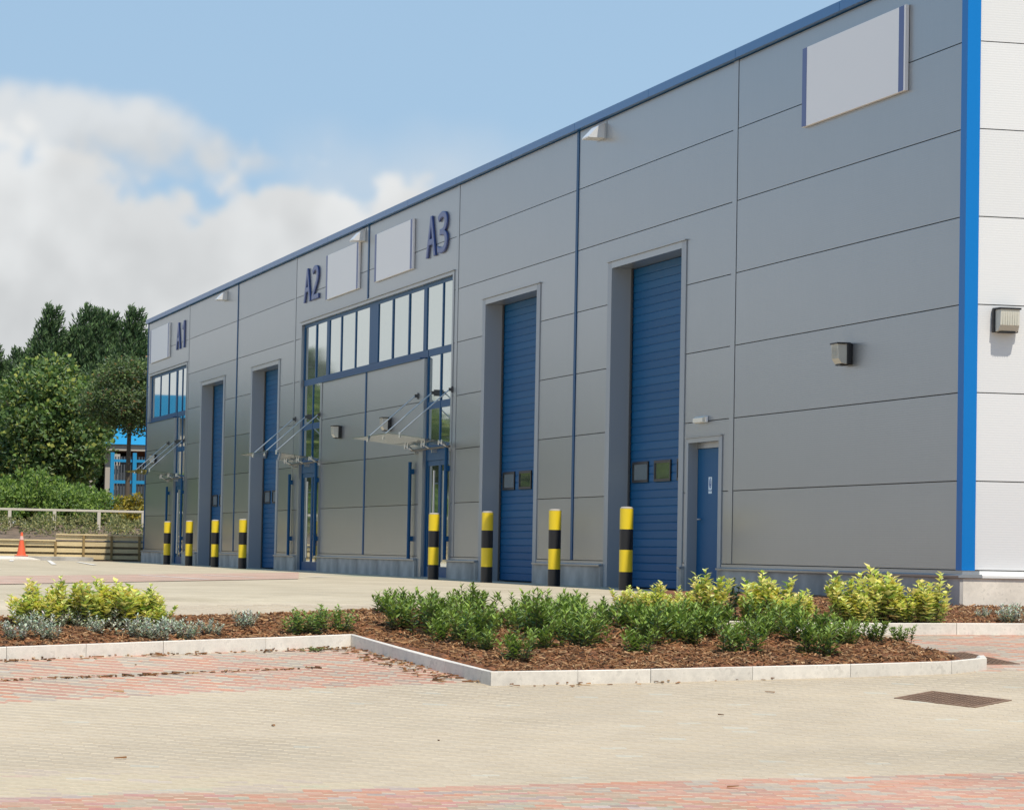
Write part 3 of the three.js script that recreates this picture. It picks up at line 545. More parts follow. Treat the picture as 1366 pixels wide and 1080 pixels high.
// ---------------------------------------------------------------- covers in the paving
{
  const rust = dataTex(256, 256, (i, j, a, b) => { const n = tn(a, b, 6, 31, 5), s = hash2(i, j, 31); const v = 146 + 50 * (n - 0.5) + 26 * (s - 0.5); return [v * 1.06, v * 0.89, v * 0.76]; }, true, 1.5, 1.5);
  const iron = std(0.66, 0.60, 0.55, { map: rust, roughness: 0.85, metalness: 0.1 });
  const mk = (u, v, lu, lv, ang, label) => {
    const t = thing('access_cover', label, 'access cover', P(u, gy(u), v)); t.rotation.set(Math.atan(0.085), 0, 0); t.rotateY(ang);
    part('cover_plate', B(-lu / 2, lu / 2, -0.03, 0.002, -lv / 2, lv / 2), iron, t);
    part('cover_frame', M(B(-lu / 2 - 0.03, -lu / 2, -0.03, 0.007, -lv / 2 - 0.03, lv / 2 + 0.03), B(lu / 2, lu / 2 + 0.03, -0.03, 0.007, -lv / 2 - 0.03, lv / 2 + 0.03), B(-lu / 2, lu / 2, -0.03, 0.007, -lv / 2 - 0.03, -lv / 2), B(-lu / 2, lu / 2, -0.03, 0.007, lv / 2, lv / 2 + 0.03)), iron, t);
    const ribs = []; for (let a = -lu / 2 + 0.05; a < lu / 2 - 0.02; a += 0.06) for (let b = -lv / 2 + 0.04; b < lv / 2 - 0.02; b += 0.06) ribs.push(B(a - 0.018, a + 0.018, 0.002, 0.008, b - 0.018, b + 0.018));
    part('tread_pattern', M(ribs), iron, t).userData.kind = 'stuff';
  };
  mk(-7.93, 3.44, 0.70, 0.66, 0.72, 'rusty square access cover in the beige block paving');
  mk(-4.98, 1.98, 0.86, 0.34, 0.2, 'rusty access cover in the red paving behind the planted bed');
}
// ---------------------------------------------------------------- mulch beds
const mulchH = (poly, u, v) => { const e = edgeDist(poly, u, v); if (poly === bedWall) return gy(u) + 0.085 - 0.05 * sstep(-1.6, 0.2, u) + 0.035 * (fbm(u * 2.2 + 20, v * 2.2 + 20, 44, 3) - 0.5); return gy(u) + 0.085 + 0.05 * sstep(0.05, 0.9, e) + 0.075 * (fbm(u * 1.6 + 20, v * 1.6 + 20, 44, 3) - 0.5) + 0.05 * (fbm(u * 7, v * 7, 45, 2) - 0.5) * sstep(0.1, 0.4, e); };
const barkTex = dataTex(512, 512, (i, j, a, b) => { const n = tn(a, b, 30, 15, 4), n2 = fbm(a * 16, b * 90, 1015, 3, 16), s = hash2(i, j, 8); const v = 104 + 90 * (n - 0.5) + 60 * (n2 - 0.5) + 26 * (s - 0.5); return [v * 1.2, v * 0.80, v * 0.52]; }, true, 1.6, 1.6);
const bark = std(0.95, 0.90, 0.85, { map: barkTex, roughness: 1 });
function mulch(poly, name) {
  const us = poly.map(q => q[0]), vs = poly.map(q => q[1]), u0 = Math.min(...us) - 0.1, u1 = Math.max(...us) + 0.1, v0 = Math.max(-6, Math.min(...vs) - 0.1), v1 = Math.max(...vs) + 0.1, c = 0.075;
  const nu = Math.ceil((u1 - u0) / c), nv = Math.ceil((v1 - v0) / c), id = new Int32Array((nu + 1) * (nv + 1)).fill(-1), pos = [], uv = [], idx = [], ins = [];
  for (let i = 0; i <= nu; i++) for (let j = 0; j <= nv; j++) ins.push(inside(poly, u0 + i * c, v0 + j * c));
  const near = (i, j) => { for (let a = -1; a <= 1; a++) for (let b = -1; b <= 1; b++) { const p = i + a, q = j + b; if (p >= 0 && q >= 0 && p <= nu && q <= nv && ins[p * (nv + 1) + q]) return true; } return false; };
  for (let i = 0; i <= nu; i++) for (let j = 0; j <= nv; j++) if (near(i, j)) {
    const u = u0 + i * c, v = v0 + j * c; id[i * (nv + 1) + j] = pos.length / 3; const y = ins[i * (nv + 1) + j] ? mulchH(poly, u, v) + (hash2(i, j, 4) - 0.5) * 0.022 : gy(u) - 0.2; pos.push(-v, y, -u); uv.push(-v, u);
  }
  for (let i = 0; i < nu; i++) for (let j = 0; j < nv; j++) { const a = id[i * (nv + 1) + j], b = id[i * (nv + 1) + j + 1], d = id[(i + 1) * (nv + 1) + j], e = id[(i + 1) * (nv + 1) + j + 1]; if (a >= 0 && b >= 0 && d >= 0 && e >= 0) idx.push(a, b, d, b, e, d); }
  const g = new THREE.BufferGeometry(); g.setAttribute('position', new THREE.Float32BufferAttribute(pos, 3)); g.setAttribute('uv', new THREE.Float32BufferAttribute(uv, 2)); g.setIndex(idx); g.computeVertexNormals();
  const m = new THREE.Mesh(g, bark); m.name = name; m.receiveShadow = true; structure(m);
}
mulch(bedMain, 'planting_bed'); mulch(bedWall, 'planting_bed_001');
{
  const rnd = rng(909), N = 30000, list = [];
  let guard = 0;
  while (list.length < N && guard++ < 400000) {
    const w = rnd(), bed = w < 0.83 ? bedMain : bedWall, u = bed === bedMain ? -7.2 + 5.6 * rnd() : -3 + 5 * rnd(), v = bed === bedMain ? 2 + 11.5 * rnd() : -2 + 6.4 * rnd();
    if (!inside(bed, u, v)) continue; const e = edgeDist(bed, u, v); if (e < 0.11) continue;
    if (rnd() > 1.15 - 0.25 * e) continue;
    list.push([u, mulchH(bed, u, v), v]);
  }
  // strays on the paving along the kerbs
  const stray = (a, b, n, s) => { for (let i = 0; i < n; i++) { const t = rnd(), k = Math.pow(rnd(), 2.2) * s; const u = a[0] + (b[0] - a[0]) * t, v = a[1] + (b[1] - a[1]) * t; list.push([u - k, gy(u - k) - 0.002, v]); } };
  stray([-5.72, 11.3], [-4.45, 7.95], 260, 0.25); stray([-6.87, 5.87], [-5.8, 2.4], 90, 0.22); stray([-7.2, 7.2], [-6.87, 5.87], 30, 0.3);
  for (let i = 0; i < 330; i++) { const t = rnd(), k = Math.pow(rnd(), 1.8) * 0.5, u = -4.5 - 2.6 * t, v = 7.87 - 0.24 * (4.5 + (-u) - 4.5) * 1 + k + 0.02; list.push([u, gy(u) - 0.002, 7.86 - 0.235 * (-u - 4.41) + 0.02 + k]); }
  for (let i = 0; i < 130; i++) { const v = 8.6 + 3.2 * rnd(), u = -6.15 - 0.36 * (v - 8.6) + (rnd() - 0.5) * 0.03; list.push([u, gy(u) - 0.004, v]); }   // a swept line of bark
  for (let i = 0; i < 16; i++) { const u = -13 + 9 * rnd(), v = 2 + 10 * rnd(); if (!inside(bedMain, u, v) && !inside(bedWall, u, v)) list.push([u, gy(u) - 0.002, v]); }
  const g = new THREE.BoxGeometry(1, 1, 1); { const p = g.attributes.position; for (let i = 0; i < p.count; i++) { if (p.getX(i) > 0) { p.setZ(i, p.getZ(i) * 0.5); p.setY(i, p.getY(i) * 0.6); } } g.computeVertexNormals(); }
  const im = new THREE.InstancedMesh(g, std(1, 1, 1, { roughness: 0.95 }), list.length), o = new THREE.Object3D();
  const pal = [[0.27, 0.125, 0.05], [0.34, 0.165, 0.07], [0.20, 0.095, 0.042], [0.42, 0.23, 0.105], [0.52, 0.33, 0.17], [0.12, 0.062, 0.03], [0.31, 0.145, 0.058]];
  list.forEach(([u, y, v], i) => {
    const L = 0.022 + 0.085 * Math.pow(rnd(), 2.0), flat = i > N - 1 ? 0.15 : 0.75;
    o.position.set(-v, y + 0.006 + rnd() * 0.014, -u); o.rotation.set((rnd() - 0.5) * flat, rnd() * 6.28, (rnd() - 0.5) * flat); o.scale.set(L, 0.006 + 0.008 * rnd(), 0.008 + 0.014 * rnd()); o.updateMatrix(); im.setMatrixAt(i, o.matrix);
    const c = pal[Math.floor(rnd() * pal.length)], k = 0.6 + 0.5 * rnd(); im.setColorAt(i, new THREE.Color().setRGB(c[0] * k, c[1] * k, c[2] * k));
  });
  im.name = 'bark_chips'; im.castShadow = im.receiveShadow = true; im.userData = { kind: 'stuff', label: 'brown bark chips spread over the planting beds', category: 'bark chips' }; scene.add(im);
}
// ---------------------------------------------------------------- foliage
const leafMat = (o = {}) => new THREE.MeshPhysicalMaterial({ color: 0xffffff, vertexColors: true, roughness: 0.97, transmission: 0.42, thickness: 0, side: THREE.DoubleSide, ...o });
class Leaves {
  constructor() { this.p = []; this.n = []; this.c = []; }
  // pointed leaf folded along the midrib: base point, direction, up hint, length, width
  add(b, d, up, L, W, c, fold = 0.25, droop = 0.0) {
    const s = new THREE.Vector3().crossVectors(d, up); if (s.lengthSq() < 1e-6) s.set(1, 0, 0); s.normalize(); const n = new THREE.Vector3().crossVectors(s, d).normalize();
    const q = (t, w, h) => b.clone().addScaledVector(d, L * t).addScaledVector(s, W * w).addScaledVector(n, W * h - droop * L * t * t);
    const a0 = q(0, 0, 0), m = q(0.5, 0, -fold * 0.3), l = q(0.42, -0.5, fold), r = q(0.42, 0.5, fold), e = q(1, 0, -fold * 0.4);
    for (const [x, y, z] of [[a0, m, l], [l, m, e], [a0, r, m], [r, e, m]]) {
      const nn = new THREE.Vector3().subVectors(y, x).cross(new THREE.Vector3().subVectors(z, x)).normalize();
      for (const k of [x, y, z]) { this.p.push(k.x, k.y, k.z); this.n.push(nn.x, nn.y, nn.z); this.c.push(...c); }
    }
  }
  tri(b, d, s, L, W, c) {     // cheap two-triangle leaf
    const l = b.clone().addScaledVector(d, L * 0.45).addScaledVector(s, W / 2), r = b.clone().addScaledVector(d, L * 0.45).addScaledVector(s, -W / 2), e = b.clone().addScaledVector(d, L), n = new THREE.Vector3().crossVectors(s, d).normalize();
    for (const k of [b, l, e, b, e, r]) { this.p.push(k.x, k.y, k.z); this.n.push(n.x, n.y, n.z); this.c.push(...c); }
  }
  geo() { const g = new THREE.BufferGeometry(); g.setAttribute('position', new THREE.Float32BufferAttribute(this.p, 3)); g.setAttribute('normal', new THREE.Float32BufferAttribute(this.n, 3)); g.setAttribute('color', new THREE.Float32BufferAttribute(this.c, 3)); return g; }
}
const V3 = (x, y, z) => new THREE.Vector3(x, y, z);
const mixc = (a, b, t) => a.map((x, i) => x * (1 - t) + b[i] * t);
const dirOf = (rnd, lo, hi) => { const a = rnd() * 6.2832, y = lo + (hi - lo) * rnd(), r = Math.sqrt(Math.max(0, 1 - y * y)); return V3(Math.cos(a) * r, y, Math.sin(a) * r); };
const stemMat = std(0.12, 0.085, 0.045, { roughness: 0.9 }), greenStem = std(0.10, 0.13, 0.04, { roughness: 0.8 });
// small shrub made of leafy shoots
function shrub(name, label, category, group, o, seed) {
  const rnd = rng(seed), t = thing(name, label, category, null, group), lv = new Leaves(), st = [];
  for (let k = 0; k < o.shoots; k++) {
    const a = rnd() * 6.2832, lean = o.lean * Math.sqrt(rnd()), H = o.h * (0.62 + 0.38 * rnd()) * (1 - 0.28 * lean / Math.max(o.lean, 0.01)), base = V3((rnd() - 0.5) * o.foot, -0.03, (rnd() - 0.5) * o.foot);
    const dir = V3(Math.cos(a) * lean, 1, Math.sin(a) * lean), tipBend = V3((rnd() - 0.5) * 0.2, 0, (rnd() - 0.5) * 0.2);
    const at = (s) => base.clone().addScaledVector(dir, H * s).addScaledVector(tipBend, s * s * H);
    st.push(tube(base, at(0.55), 0.004 * o.stem, 5), tube(at(0.55), at(0.97), 0.0025 * o.stem, 4));
    const n = Math.round(o.leaves * (0.75 + 0.5 * rnd()));
    for (let i = 0; i < n; i++) {
      const s = o.from + (1 - o.from) * Math.pow(i / n, 0.9), ph = i * 2.4 + rnd(), up = o.up0 + (o.up1 - o.up0) * s + (rnd() - 0.5) * 0.35, rad = Math.sqrt(Math.max(0.05, 1 - Math.min(0.97, up) ** 2));
      const d = V3(Math.cos(ph) * rad, up, Math.sin(ph) * rad).normalize(), L = o.L * (0.7 + 0.5 * rnd()) * (1 - 0.35 * Math.pow(s, 6));
      lv.add(at(s), d, V3(0, 1, 0.01), L, L * o.W * (0.85 + 0.3 * rnd()), o.color(rnd, s), 0.16, 0.12 * rnd());
    }
  }
  part('stems', M(st.map(g => { g.deleteAttribute('uv'); return g; })), stemMat, t); part('foliage', lv.geo(), o.mat, t); return t;
}
const laurelMat = leafMat({ transmission: 0.3, clearcoat: 0.22, clearcoatRoughness: 0.3 }), goldMat = leafMat({ clearcoat: 0.12, clearcoatRoughness: 0.4 }), greyMat = leafMat({ transmission: 0.2 });
const laurelO = { wide: 1.22, shoots: 14, h: 0.47, lean: 0.58, foot: 0.22, stem: 1.1, leaves: 21, from: 0.12, up0: 0.25, up1: 0.82, L: 0.092, W: 0.36, mat: laurelMat, color: (r, s) => { const c = mixc([0.085, 0.165, 0.02], [0.29, 0.41, 0.05], Math.pow(r(), 1.2) * 0.6 + 0.4 * Math.pow(s, 3)); const k = 0.8 + 0.4 * r(); return c.map(x => x * k); } };
const goldO = { shoots: 22, h: 0.54, lean: 0.55, foot: 0.16, stem: 1.2, leaves: 24, from: 0.16, up0: 0.12, up1: 0.68, L: 0.085, W: 0.74, mat: goldMat, color: (r, s) => { const y = r() < 0.40 + 0.5 * s; const c = y ? mixc([0.70, 0.72, 0.09], [0.88, 0.84, 0.32], r()) : mixc([0.20, 0.33, 0.05], [0.42, 0.52, 0.08], r()); return c.map(x => x * (0.85 + 0.25 * r())); } };
const greyO = { shoots: 17, h: 0.26, lean: 0.95, foot: 0.16, stem: 0.9, leaves: 20, from: 0.1, up0: 0.2, up1: 0.75, L: 0.05, W: 0.42, mat: greyMat, color: (r, s) => { const c = mixc([0.36, 0.42, 0.30], [0.62, 0.66, 0.54], r()); return c.map(x => x * (0.85 + 0.3 * r())); } };
const greenO = { shoots: 12, h: 0.34, lean: 0.75, foot: 0.16, stem: 1, leaves: 18, from: 0.15, up0: 0.1, up1: 0.6, L: 0.062, W: 0.6, mat: goldMat, color: (r, s) => { const c = mixc([0.09, 0.20, 0.04], [0.34, 0.46, 0.08], r() * 0.6 + 0.4 * s); return c.map(x => x * (0.85 + 0.3 * r())); } };
function planter(name, label, category, group, o, seeds) {
  const protos = seeds.map(s => ({ s, used: null }));
  let n = 0;
  return (u, y, v, sc, turn, ownLabel) => {
    const pr = protos[n++ % protos.length]; let t;
    if (!pr.used) { t = pr.used = shrub(name, ownLabel ?? label, category, group, o, pr.s); } else { t = copyOf(pr.used, ownLabel ?? label); }
    t.position.set(-v, y, -u); t.rotation.y = turn; t.scale.set(sc * (o.wide ?? 1), sc, sc * (o.wide ?? 1)); return t;
  };
}
const rp = rng(4242);
const laurel = planter('laurel_shrub', 'glossy dark green laurel shrub in the large mulched bed', 'shrub', 'laurel shrubs planted in the large bed', laurelO, [11, 12, 13, 14, 15, 16]);
{
  for (let u = -5.75; u < -2.3; u += 0.43) for (let v = 2.6; v < 7.3; v += 0.45) {
    const uu = u + (rp() - 0.5) * 0.34, vv = v + (rp() - 0.5) * 0.36 + ((Math.round(u / 0.46) % 2) ? 0.23 : 0);
    if (!inside(bedMain, uu, vv) || edgeDist(bedMain, uu, vv) < 0.33) continue;
    if (uu < -5.3 && hash2(Math.round(vv * 9), 3, 3) < 0.4) continue; if (rp() < 0.08) continue;
    if (vv < 3.3 && uu < -5.0) continue;
    laurel(uu, mulchH(bedMain, uu, vv) - 0.01, vv, (0.66 + 0.42 * rp()) * (uu > -3.9 ? 0.82 : 1), rp() * 6.28);
  }
  const q = ground(690, 880, 0.12); laurel(q.u, mulchH(bedMain, q.u, q.v) - 0.01, q.v, 0.72, 1.1, 'low laurel shrub standing alone in front of the others near the kerb corner');
  const q2 = ground(1205, 856, 0.1); laurel(q2.u, mulchH(bedMain, q2.u, q2.v) - 0.01, q2.v, 0.5, 2.3, 'smallest laurel shrub by the pointed end of the large bed');
}
const atPx = (px, py, bed, lift = 0.14) => { const q = ground(px, py, lift); return [q.u, mulchH(bed, q.u, q.v) - 0.01, q.v]; };
const gold = planter('golden_shrub', 'variegated yellow and green shrub in the narrow bed by the yard', 'shrub', 'yellow variegated shrubs', goldO, [31, 32, 33, 34, 35]);
[[34, 832, 0.95], [58, 834, 0.8], [88, 832, 0.92], [124, 833, 1.05], [172, 834, 1.12], [208, 836, 0.72], [146, 832, 0.9], [190, 833, 0.85]].forEach(([x, y, s]) => { const a = atPx(x, y, bedMain); gold(a[0], a[1], a[2], s, rp() * 6.28); });
[[836, 814, 0.72], [862, 818, 0.7], [884, 822, 0.85], [912, 815, 0.7], [946, 826, 1.12], [1022, 826, 1.12], [1052, 830, 0.95], [1004, 822, 0.85], [1072, 826, 0.7], [1126, 822, 1.12], [1150, 825, 0.85], [1180, 822, 1.4], [1206, 824, 0.85], [1240, 825, 1.15]].forEach(([x, y, s]) => {
  const q = ground(x, y, 0.14), bed = inside(bedWall, q.u, q.v) ? bedWall : bedMain; gold(q.u, mulchH(bed, q.u, q.v) - 0.01, q.v, s, rp() * 6.28, 'variegated yellow and green shrub in the bed under the silver wall');
});
{ const q = ground(972, 822, 0.14); const t = planter('dark_evergreen_shrub', 'small upright dark green shrub between yellow ones near the wall', 'shrub', undefined, { ...laurelO, shoots: 6, h: 0.55, lean: 0.2, L: 0.06, W: 0.6, color: (r) => mixc([0.02, 0.05, 0.018], [0.04, 0.10, 0.03], r()) }, [77]); t(q.u, mulchH(bedWall, q.u, q.v) - 0.01, q.v, 1, 0); }
const grey = planter('grey_leaf_shrub', 'low silvery grey leaved shrub in the narrow bed', 'shrub', 'silvery grey shrubs', greyO, [51, 52, 53, 54]);
[[18, 850, 1.05], [42, 842, 1.0], [70, 838, 0.95], [98, 836, 1.05], [120, 838, 0.9], [150, 836, 1.2], [176, 846, 1.05], [206, 848, 1.15], [226, 842, 1.0], [250, 845, 0.95], [282, 842, 0.75], [326, 836, 0.95], [130, 845, 0.8], [60, 850, 0.9]].forEach(([x, y, s]) => { const a = atPx(x, y, bedMain, 0.12); grey(a[0], a[1], a[2], s, rp() * 6.28); });
[[1312, 818, 0.6], [1350, 826, 1.2]].forEach(([x, y, s]) => { const q = ground(x, y, 0.12); grey(q.u, mulchH(bedWall, q.u, q.v) - 0.01, q.v, s, 1.3, 'low silvery grey leaved shrub at the foot of the sunlit end wall'); });
const green = planter('green_shrub', 'small mid green shrub between the silvery ones and the laurels', 'shrub', 'small green shrubs', greenO, [61, 62, 63]);
[[392, 840, 0.9], [416, 840, 1.05], [432, 836, 0.95], [462, 838, 0.92]].forEach(([x, y, s]) => { const a = atPx(x, y, bedMain, 0.12); green(a[0], a[1], a[2], s, rp() * 6.28); });
// weeds at the kerb corner
{
  const weed = planter('weed', 'flat green weed growing in the paving joint by the kerb corner', 'weed', 'weeds by the kerb corner', { ...greenO, shoots: 12, h: 0.05, lean: 4.5, leaves: 7, L: 0.035, color: (r) => mixc([0.10, 0.18, 0.03], [0.26, 0.32, 0.06], r()) }, [81, 82]);
  [[424, 867, 1.2], [540, 874, 1.3], [570, 878, 0.8], [412, 868, 0.8]].forEach(([x, y, s]) => { const q = ground(x, y); weed(q.u, gy(q.u) + 0.012, q.v, s, x); });
}
// ---------------------------------------------------------------- far end of the yard
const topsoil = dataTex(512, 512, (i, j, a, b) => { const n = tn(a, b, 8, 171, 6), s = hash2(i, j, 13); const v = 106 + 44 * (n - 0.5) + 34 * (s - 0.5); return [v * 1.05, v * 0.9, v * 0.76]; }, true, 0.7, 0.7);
const bankY = (u, v) => 0.62 + 0.12 * (u - 66.6) + 0.05 * (fbm(u * 2, v * 2, 12, 3) - 0.5);
{
  const c = 0.4, u0 = 66.62, u1 = 130, pos = [], uv = [], idx = [], us = []; for (let u = u0; u < 74; u += 0.3) us.push(u); us.push(76, 80, 90, u1);
  const vs = []; for (let v = -30; v <= 60; v += (v > -4 && v < 16) ? 0.35 : 3) vs.push(v);
  us.forEach(u => vs.forEach(v => { pos.push(-v, Math.min(1.2, bankY(u, v)), -u); uv.push(-v, u); }));
  for (let i = 0; i < us.length - 1; i++) for (let j = 0; j < vs.length - 1; j++) { const a = i * vs.length + j; idx.push(a, a + 1, a + vs.length, a + 1, a + vs.length + 1, a + vs.length); }
  const g = new THREE.BufferGeometry(); g.setAttribute('position', new THREE.Float32BufferAttribute(pos, 3)); g.setAttribute('uv', new THREE.Float32BufferAttribute(uv, 2)); g.setIndex(idx); g.computeVertexNormals();
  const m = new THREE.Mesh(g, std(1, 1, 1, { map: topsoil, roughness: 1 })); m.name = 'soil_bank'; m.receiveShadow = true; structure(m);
  const pv = new THREE.Mesh(B(63.73, 66.75, -0.2, 0.165, 1.6, 60), concrete); pv.name = 'far_pavement'; pv.receiveShadow = true; structure(pv);
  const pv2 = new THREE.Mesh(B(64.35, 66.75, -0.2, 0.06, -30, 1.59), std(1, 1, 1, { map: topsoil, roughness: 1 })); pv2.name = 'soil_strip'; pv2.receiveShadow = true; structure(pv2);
}
// timber retaining wall
{
  const woodTex = dataTex(512, 128, (i, j, a, b) => { const n = fbm(a * 6, b * 40, 1201, 4, 6), s = fbm(a * 40, b * 120, 1210, 2, 40); const v = 205 + 50 * (n - 0.5) + 30 * (s - 0.5); return [v * 1.08, v * 0.985, v * 0.78]; }, true, 0.5, 2);
  const woods = [1, 0.9, 0.96].map(k => std(1 * k, 0.97 * k, 0.9 * k, { map: woodTex, roughness: 0.85 })), postM = std(0.40, 0.33, 0.22, { map: woodTex, roughness: 0.9 });
  const t = thing('timber_retaining_wall', 'low retaining wall of pale horizontal timber boards and posts', 'retaining wall', P(66.5, 0.06, 2)), rnd = rng(3);
  const seg = (v0, v1, top) => {
    const n = Math.max(1, Math.round((v1 - v0) / 0.98)), w = (v1 - v0) / n;
    for (let k = 0; k < n; k++) {
      const a = v0 + k * w - 2, b = a + w, rows = Math.round((top - 0.06) / 0.20);
      for (let r = 0; r < rows; r++) { const y = top - 0.06 - 0.095 - r * 0.20, h = 0.13 + 0.02 * (rnd() - 0.5); if (y < -0.02) continue; part('board', B(-0.03 + 0.012 * rnd(), 0.03, y - h * 0.5, y + h * 0.5, a + 0.004, b - 0.004), woods[Math.floor(rnd() * 3)], t); }
      part('post', B(-0.075, -0.031, -0.05, top - 0.075, a - 0.035, a + 0.035), postM, t);
      part('cap_rail', B(-0.08, 0.06, top - 0.075, top - 0.03, a + 0.003, b - 0.003), woods[k % 3], t);
    }
  };
  seg(-1.96, 2.45, 0.86); seg(2.45, 22, 0.66);
  part('backing_stones', B(0.06, 0.12, -0.05, 0.6, -3.96, 20), std(0.8, 0.75, 0.68, { map: soilTex, roughness: 1 }), t);
}
// timber knee rail
{
  const t = thing('timber_rail_fence', 'weathered white timber rail on short posts along the bank', 'fence', P(70, 1.0, 2)), w = std(0.62, 0.56, 0.47, { roughness: 0.85 });
  for (let v = -3.7; v < 22; v += 1.45) { part('post', RB(-0.05, 0.05, -0.3, 0.62, v - 2 - 0.055, v - 2 + 0.055, 0.01), w, t); }
  for (let v = -4.4; v < 21; v += 2.9) part('rail', RB(-0.05, 0.05, 0.622, 0.695, v - 2 + 0.003, v - 2 + 2.897, 0.01), w, t);
}
// traffic cone
{
  const t = thing('traffic_cone', 'orange traffic cone standing before the timber wall', 'traffic cone', P(64.5, 0.165, 3.72)), or = std(0.80, 0.13, 0.05, { roughness: 0.55 });
  part('base', RB(-0.19, 0.19, 0, 0.035, -0.19, 0.19, 0.012), or, t);
  const g = new THREE.LatheGeometry([[0.15, 0.034], [0.135, 0.06], [0.05, 0.55], [0.035, 0.73], [0.02, 0.735], [0, 0.735]].map(q => new THREE.Vector2(...q)), 24); part('cone', g, or, t);
  const s = new THREE.LatheGeometry([[0.066, 0.50], [0.046, 0.62]].map(q => new THREE.Vector2(...q)), 24); part('sleeve', s, std(0.72, 0.45, 0.38, { roughness: 0.6 }), t);
}
// bushes, bank plants
function crown(rnd, lv, centres, per, L, W, color, upLo = -0.5, upHi = 0.9) {
  for (const [c, r] of centres) for (let i = 0; i < per; i++) {
    const d = dirOf(rnd, -1, 1), p = c.clone().addScaledVector(d, r * Math.pow(rnd(), 0.4)), dd = dirOf(rnd, upLo, upHi).addScaledVector(d, 0.6).normalize(), s = new THREE.Vector3().crossVectors(dd, dirOf(rnd, -1, 1)).normalize(), l = L * (0.6 + 0.7 * rnd());
    lv.tri(p, dd, s, l, l * W, color(rnd, p));
  }
}
function bush(label, group, seed, h, r, color, n, L) {
  const t = thing('hedge_bush', label, 'bush', null, group), rnd = rng(seed), lv = new Leaves(), cs = [], st = [];
  for (let k = 0; k < n; k++) { const d = dirOf(rnd, -0.2, 1); cs.push([V3(d.x * r * (0.4 + 0.6 * rnd()), h * (0.30 + 0.62 * Math.max(0, d.y) * (0.5 + 0.5 * rnd())), d.z * r * (0.4 + 0.6 * rnd())), r * (0.2 + 0.2 * rnd())]); if (k % 3 === 0) st.push(tube(V3(0, -0.1, 0), cs[k][0], 0.018, 5)); }
  crown(rnd, lv, cs, 110, L, 0.55, color, -0.2, 1);
  part('stems', M(st.map(g => { g.deleteAttribute('uv'); return g; })), stemMat, t); part('foliage', lv.geo(), leafMat(), t); return t;
}
const gcol = (a, b, g = 1) => (r) => { const c = mixc(a, b, Math.pow(r(), g)), k = 0.8 + 0.4 * r(); return c.map(x => x * k); };
{
  const grp = 'bright green bushes behind the rail', lab = 'bright green bush behind the white timber rail', col = gcol([0.085, 0.18, 0.022], [0.30, 0.43, 0.06], 1.1);
  const A = [bush(lab, grp, 201, 1.75, 1.0, col, 34, 0.13), bush(lab, grp, 202, 1.6, 1.05, col, 34, 0.13), bush(lab, grp, 203, 1.9, 0.95, col, 34, 0.13)];
  const spots = [[72.2, 0.2], [72.0, 1.5], [72.3, 2.7], [71.9, 3.9], [73.4, 0.9], [73.2, 2.1], [73.5, 3.3], [72.3, 5.2], [72, 6.6], [72.3, 8.0], [72, 9.4], [72.2, 10.8], [72, 12.2], [72.1, 13.6], [73.5, 5.8], [73.4, 8.6], [73.5, 11.4]];
  spots.forEach(([u, v], i) => { const b = i < 3 ? A[i] : copyOf(A[i % 3]); b.position.set(-v, 0.95, -u); b.rotation.y = i * 2.1; const s = 0.84 + 0.22 * hash2(i, 2, 2); b.scale.set(s, s * (0.92 + 0.2 * hash2(i, 5, 2)), s); });
  const y = bush('yellow flowering bush beside the end of the silver wall', undefined, 209, 1.45, 0.8, gcol([0.10, 0.12, 0.02], [0.70, 0.52, 0.03], 1.3), 26, 0.12); y.position.set(0.75, 0.95, -72.2);
  // straggly plants on the soil bank
  const rnd = rng(66), lv = new Leaves(), cs = [];
  for (let k = 0; k < 420; k++) { const v = -3 + 19 * rnd(), u = 67.6 + 3.6 * Math.pow(rnd(), 0.7), hgt = 0.06 + 0.30 * rnd() * sstep(66.8, 69.2, u); cs.push([V3(-v, Math.min(1.2, bankY(u, v)) + hgt, -u), 0.10 + 0.12 * rnd()]); }
  crown(rnd, lv, cs, 34, 0.10, 0.5, gcol([0.10, 0.15, 0.04], [0.50, 0.46, 0.17], 1.2), -0.1, 1);
  const m = new THREE.Mesh(lv.geo(), leafMat()); m.name = 'bank_ground_cover'; m.castShadow = m.receiveShadow = true; m.userData = { kind: 'stuff', label: 'straggly low plants covering the soil bank', category: 'ground cover' }; scene.add(m);
}
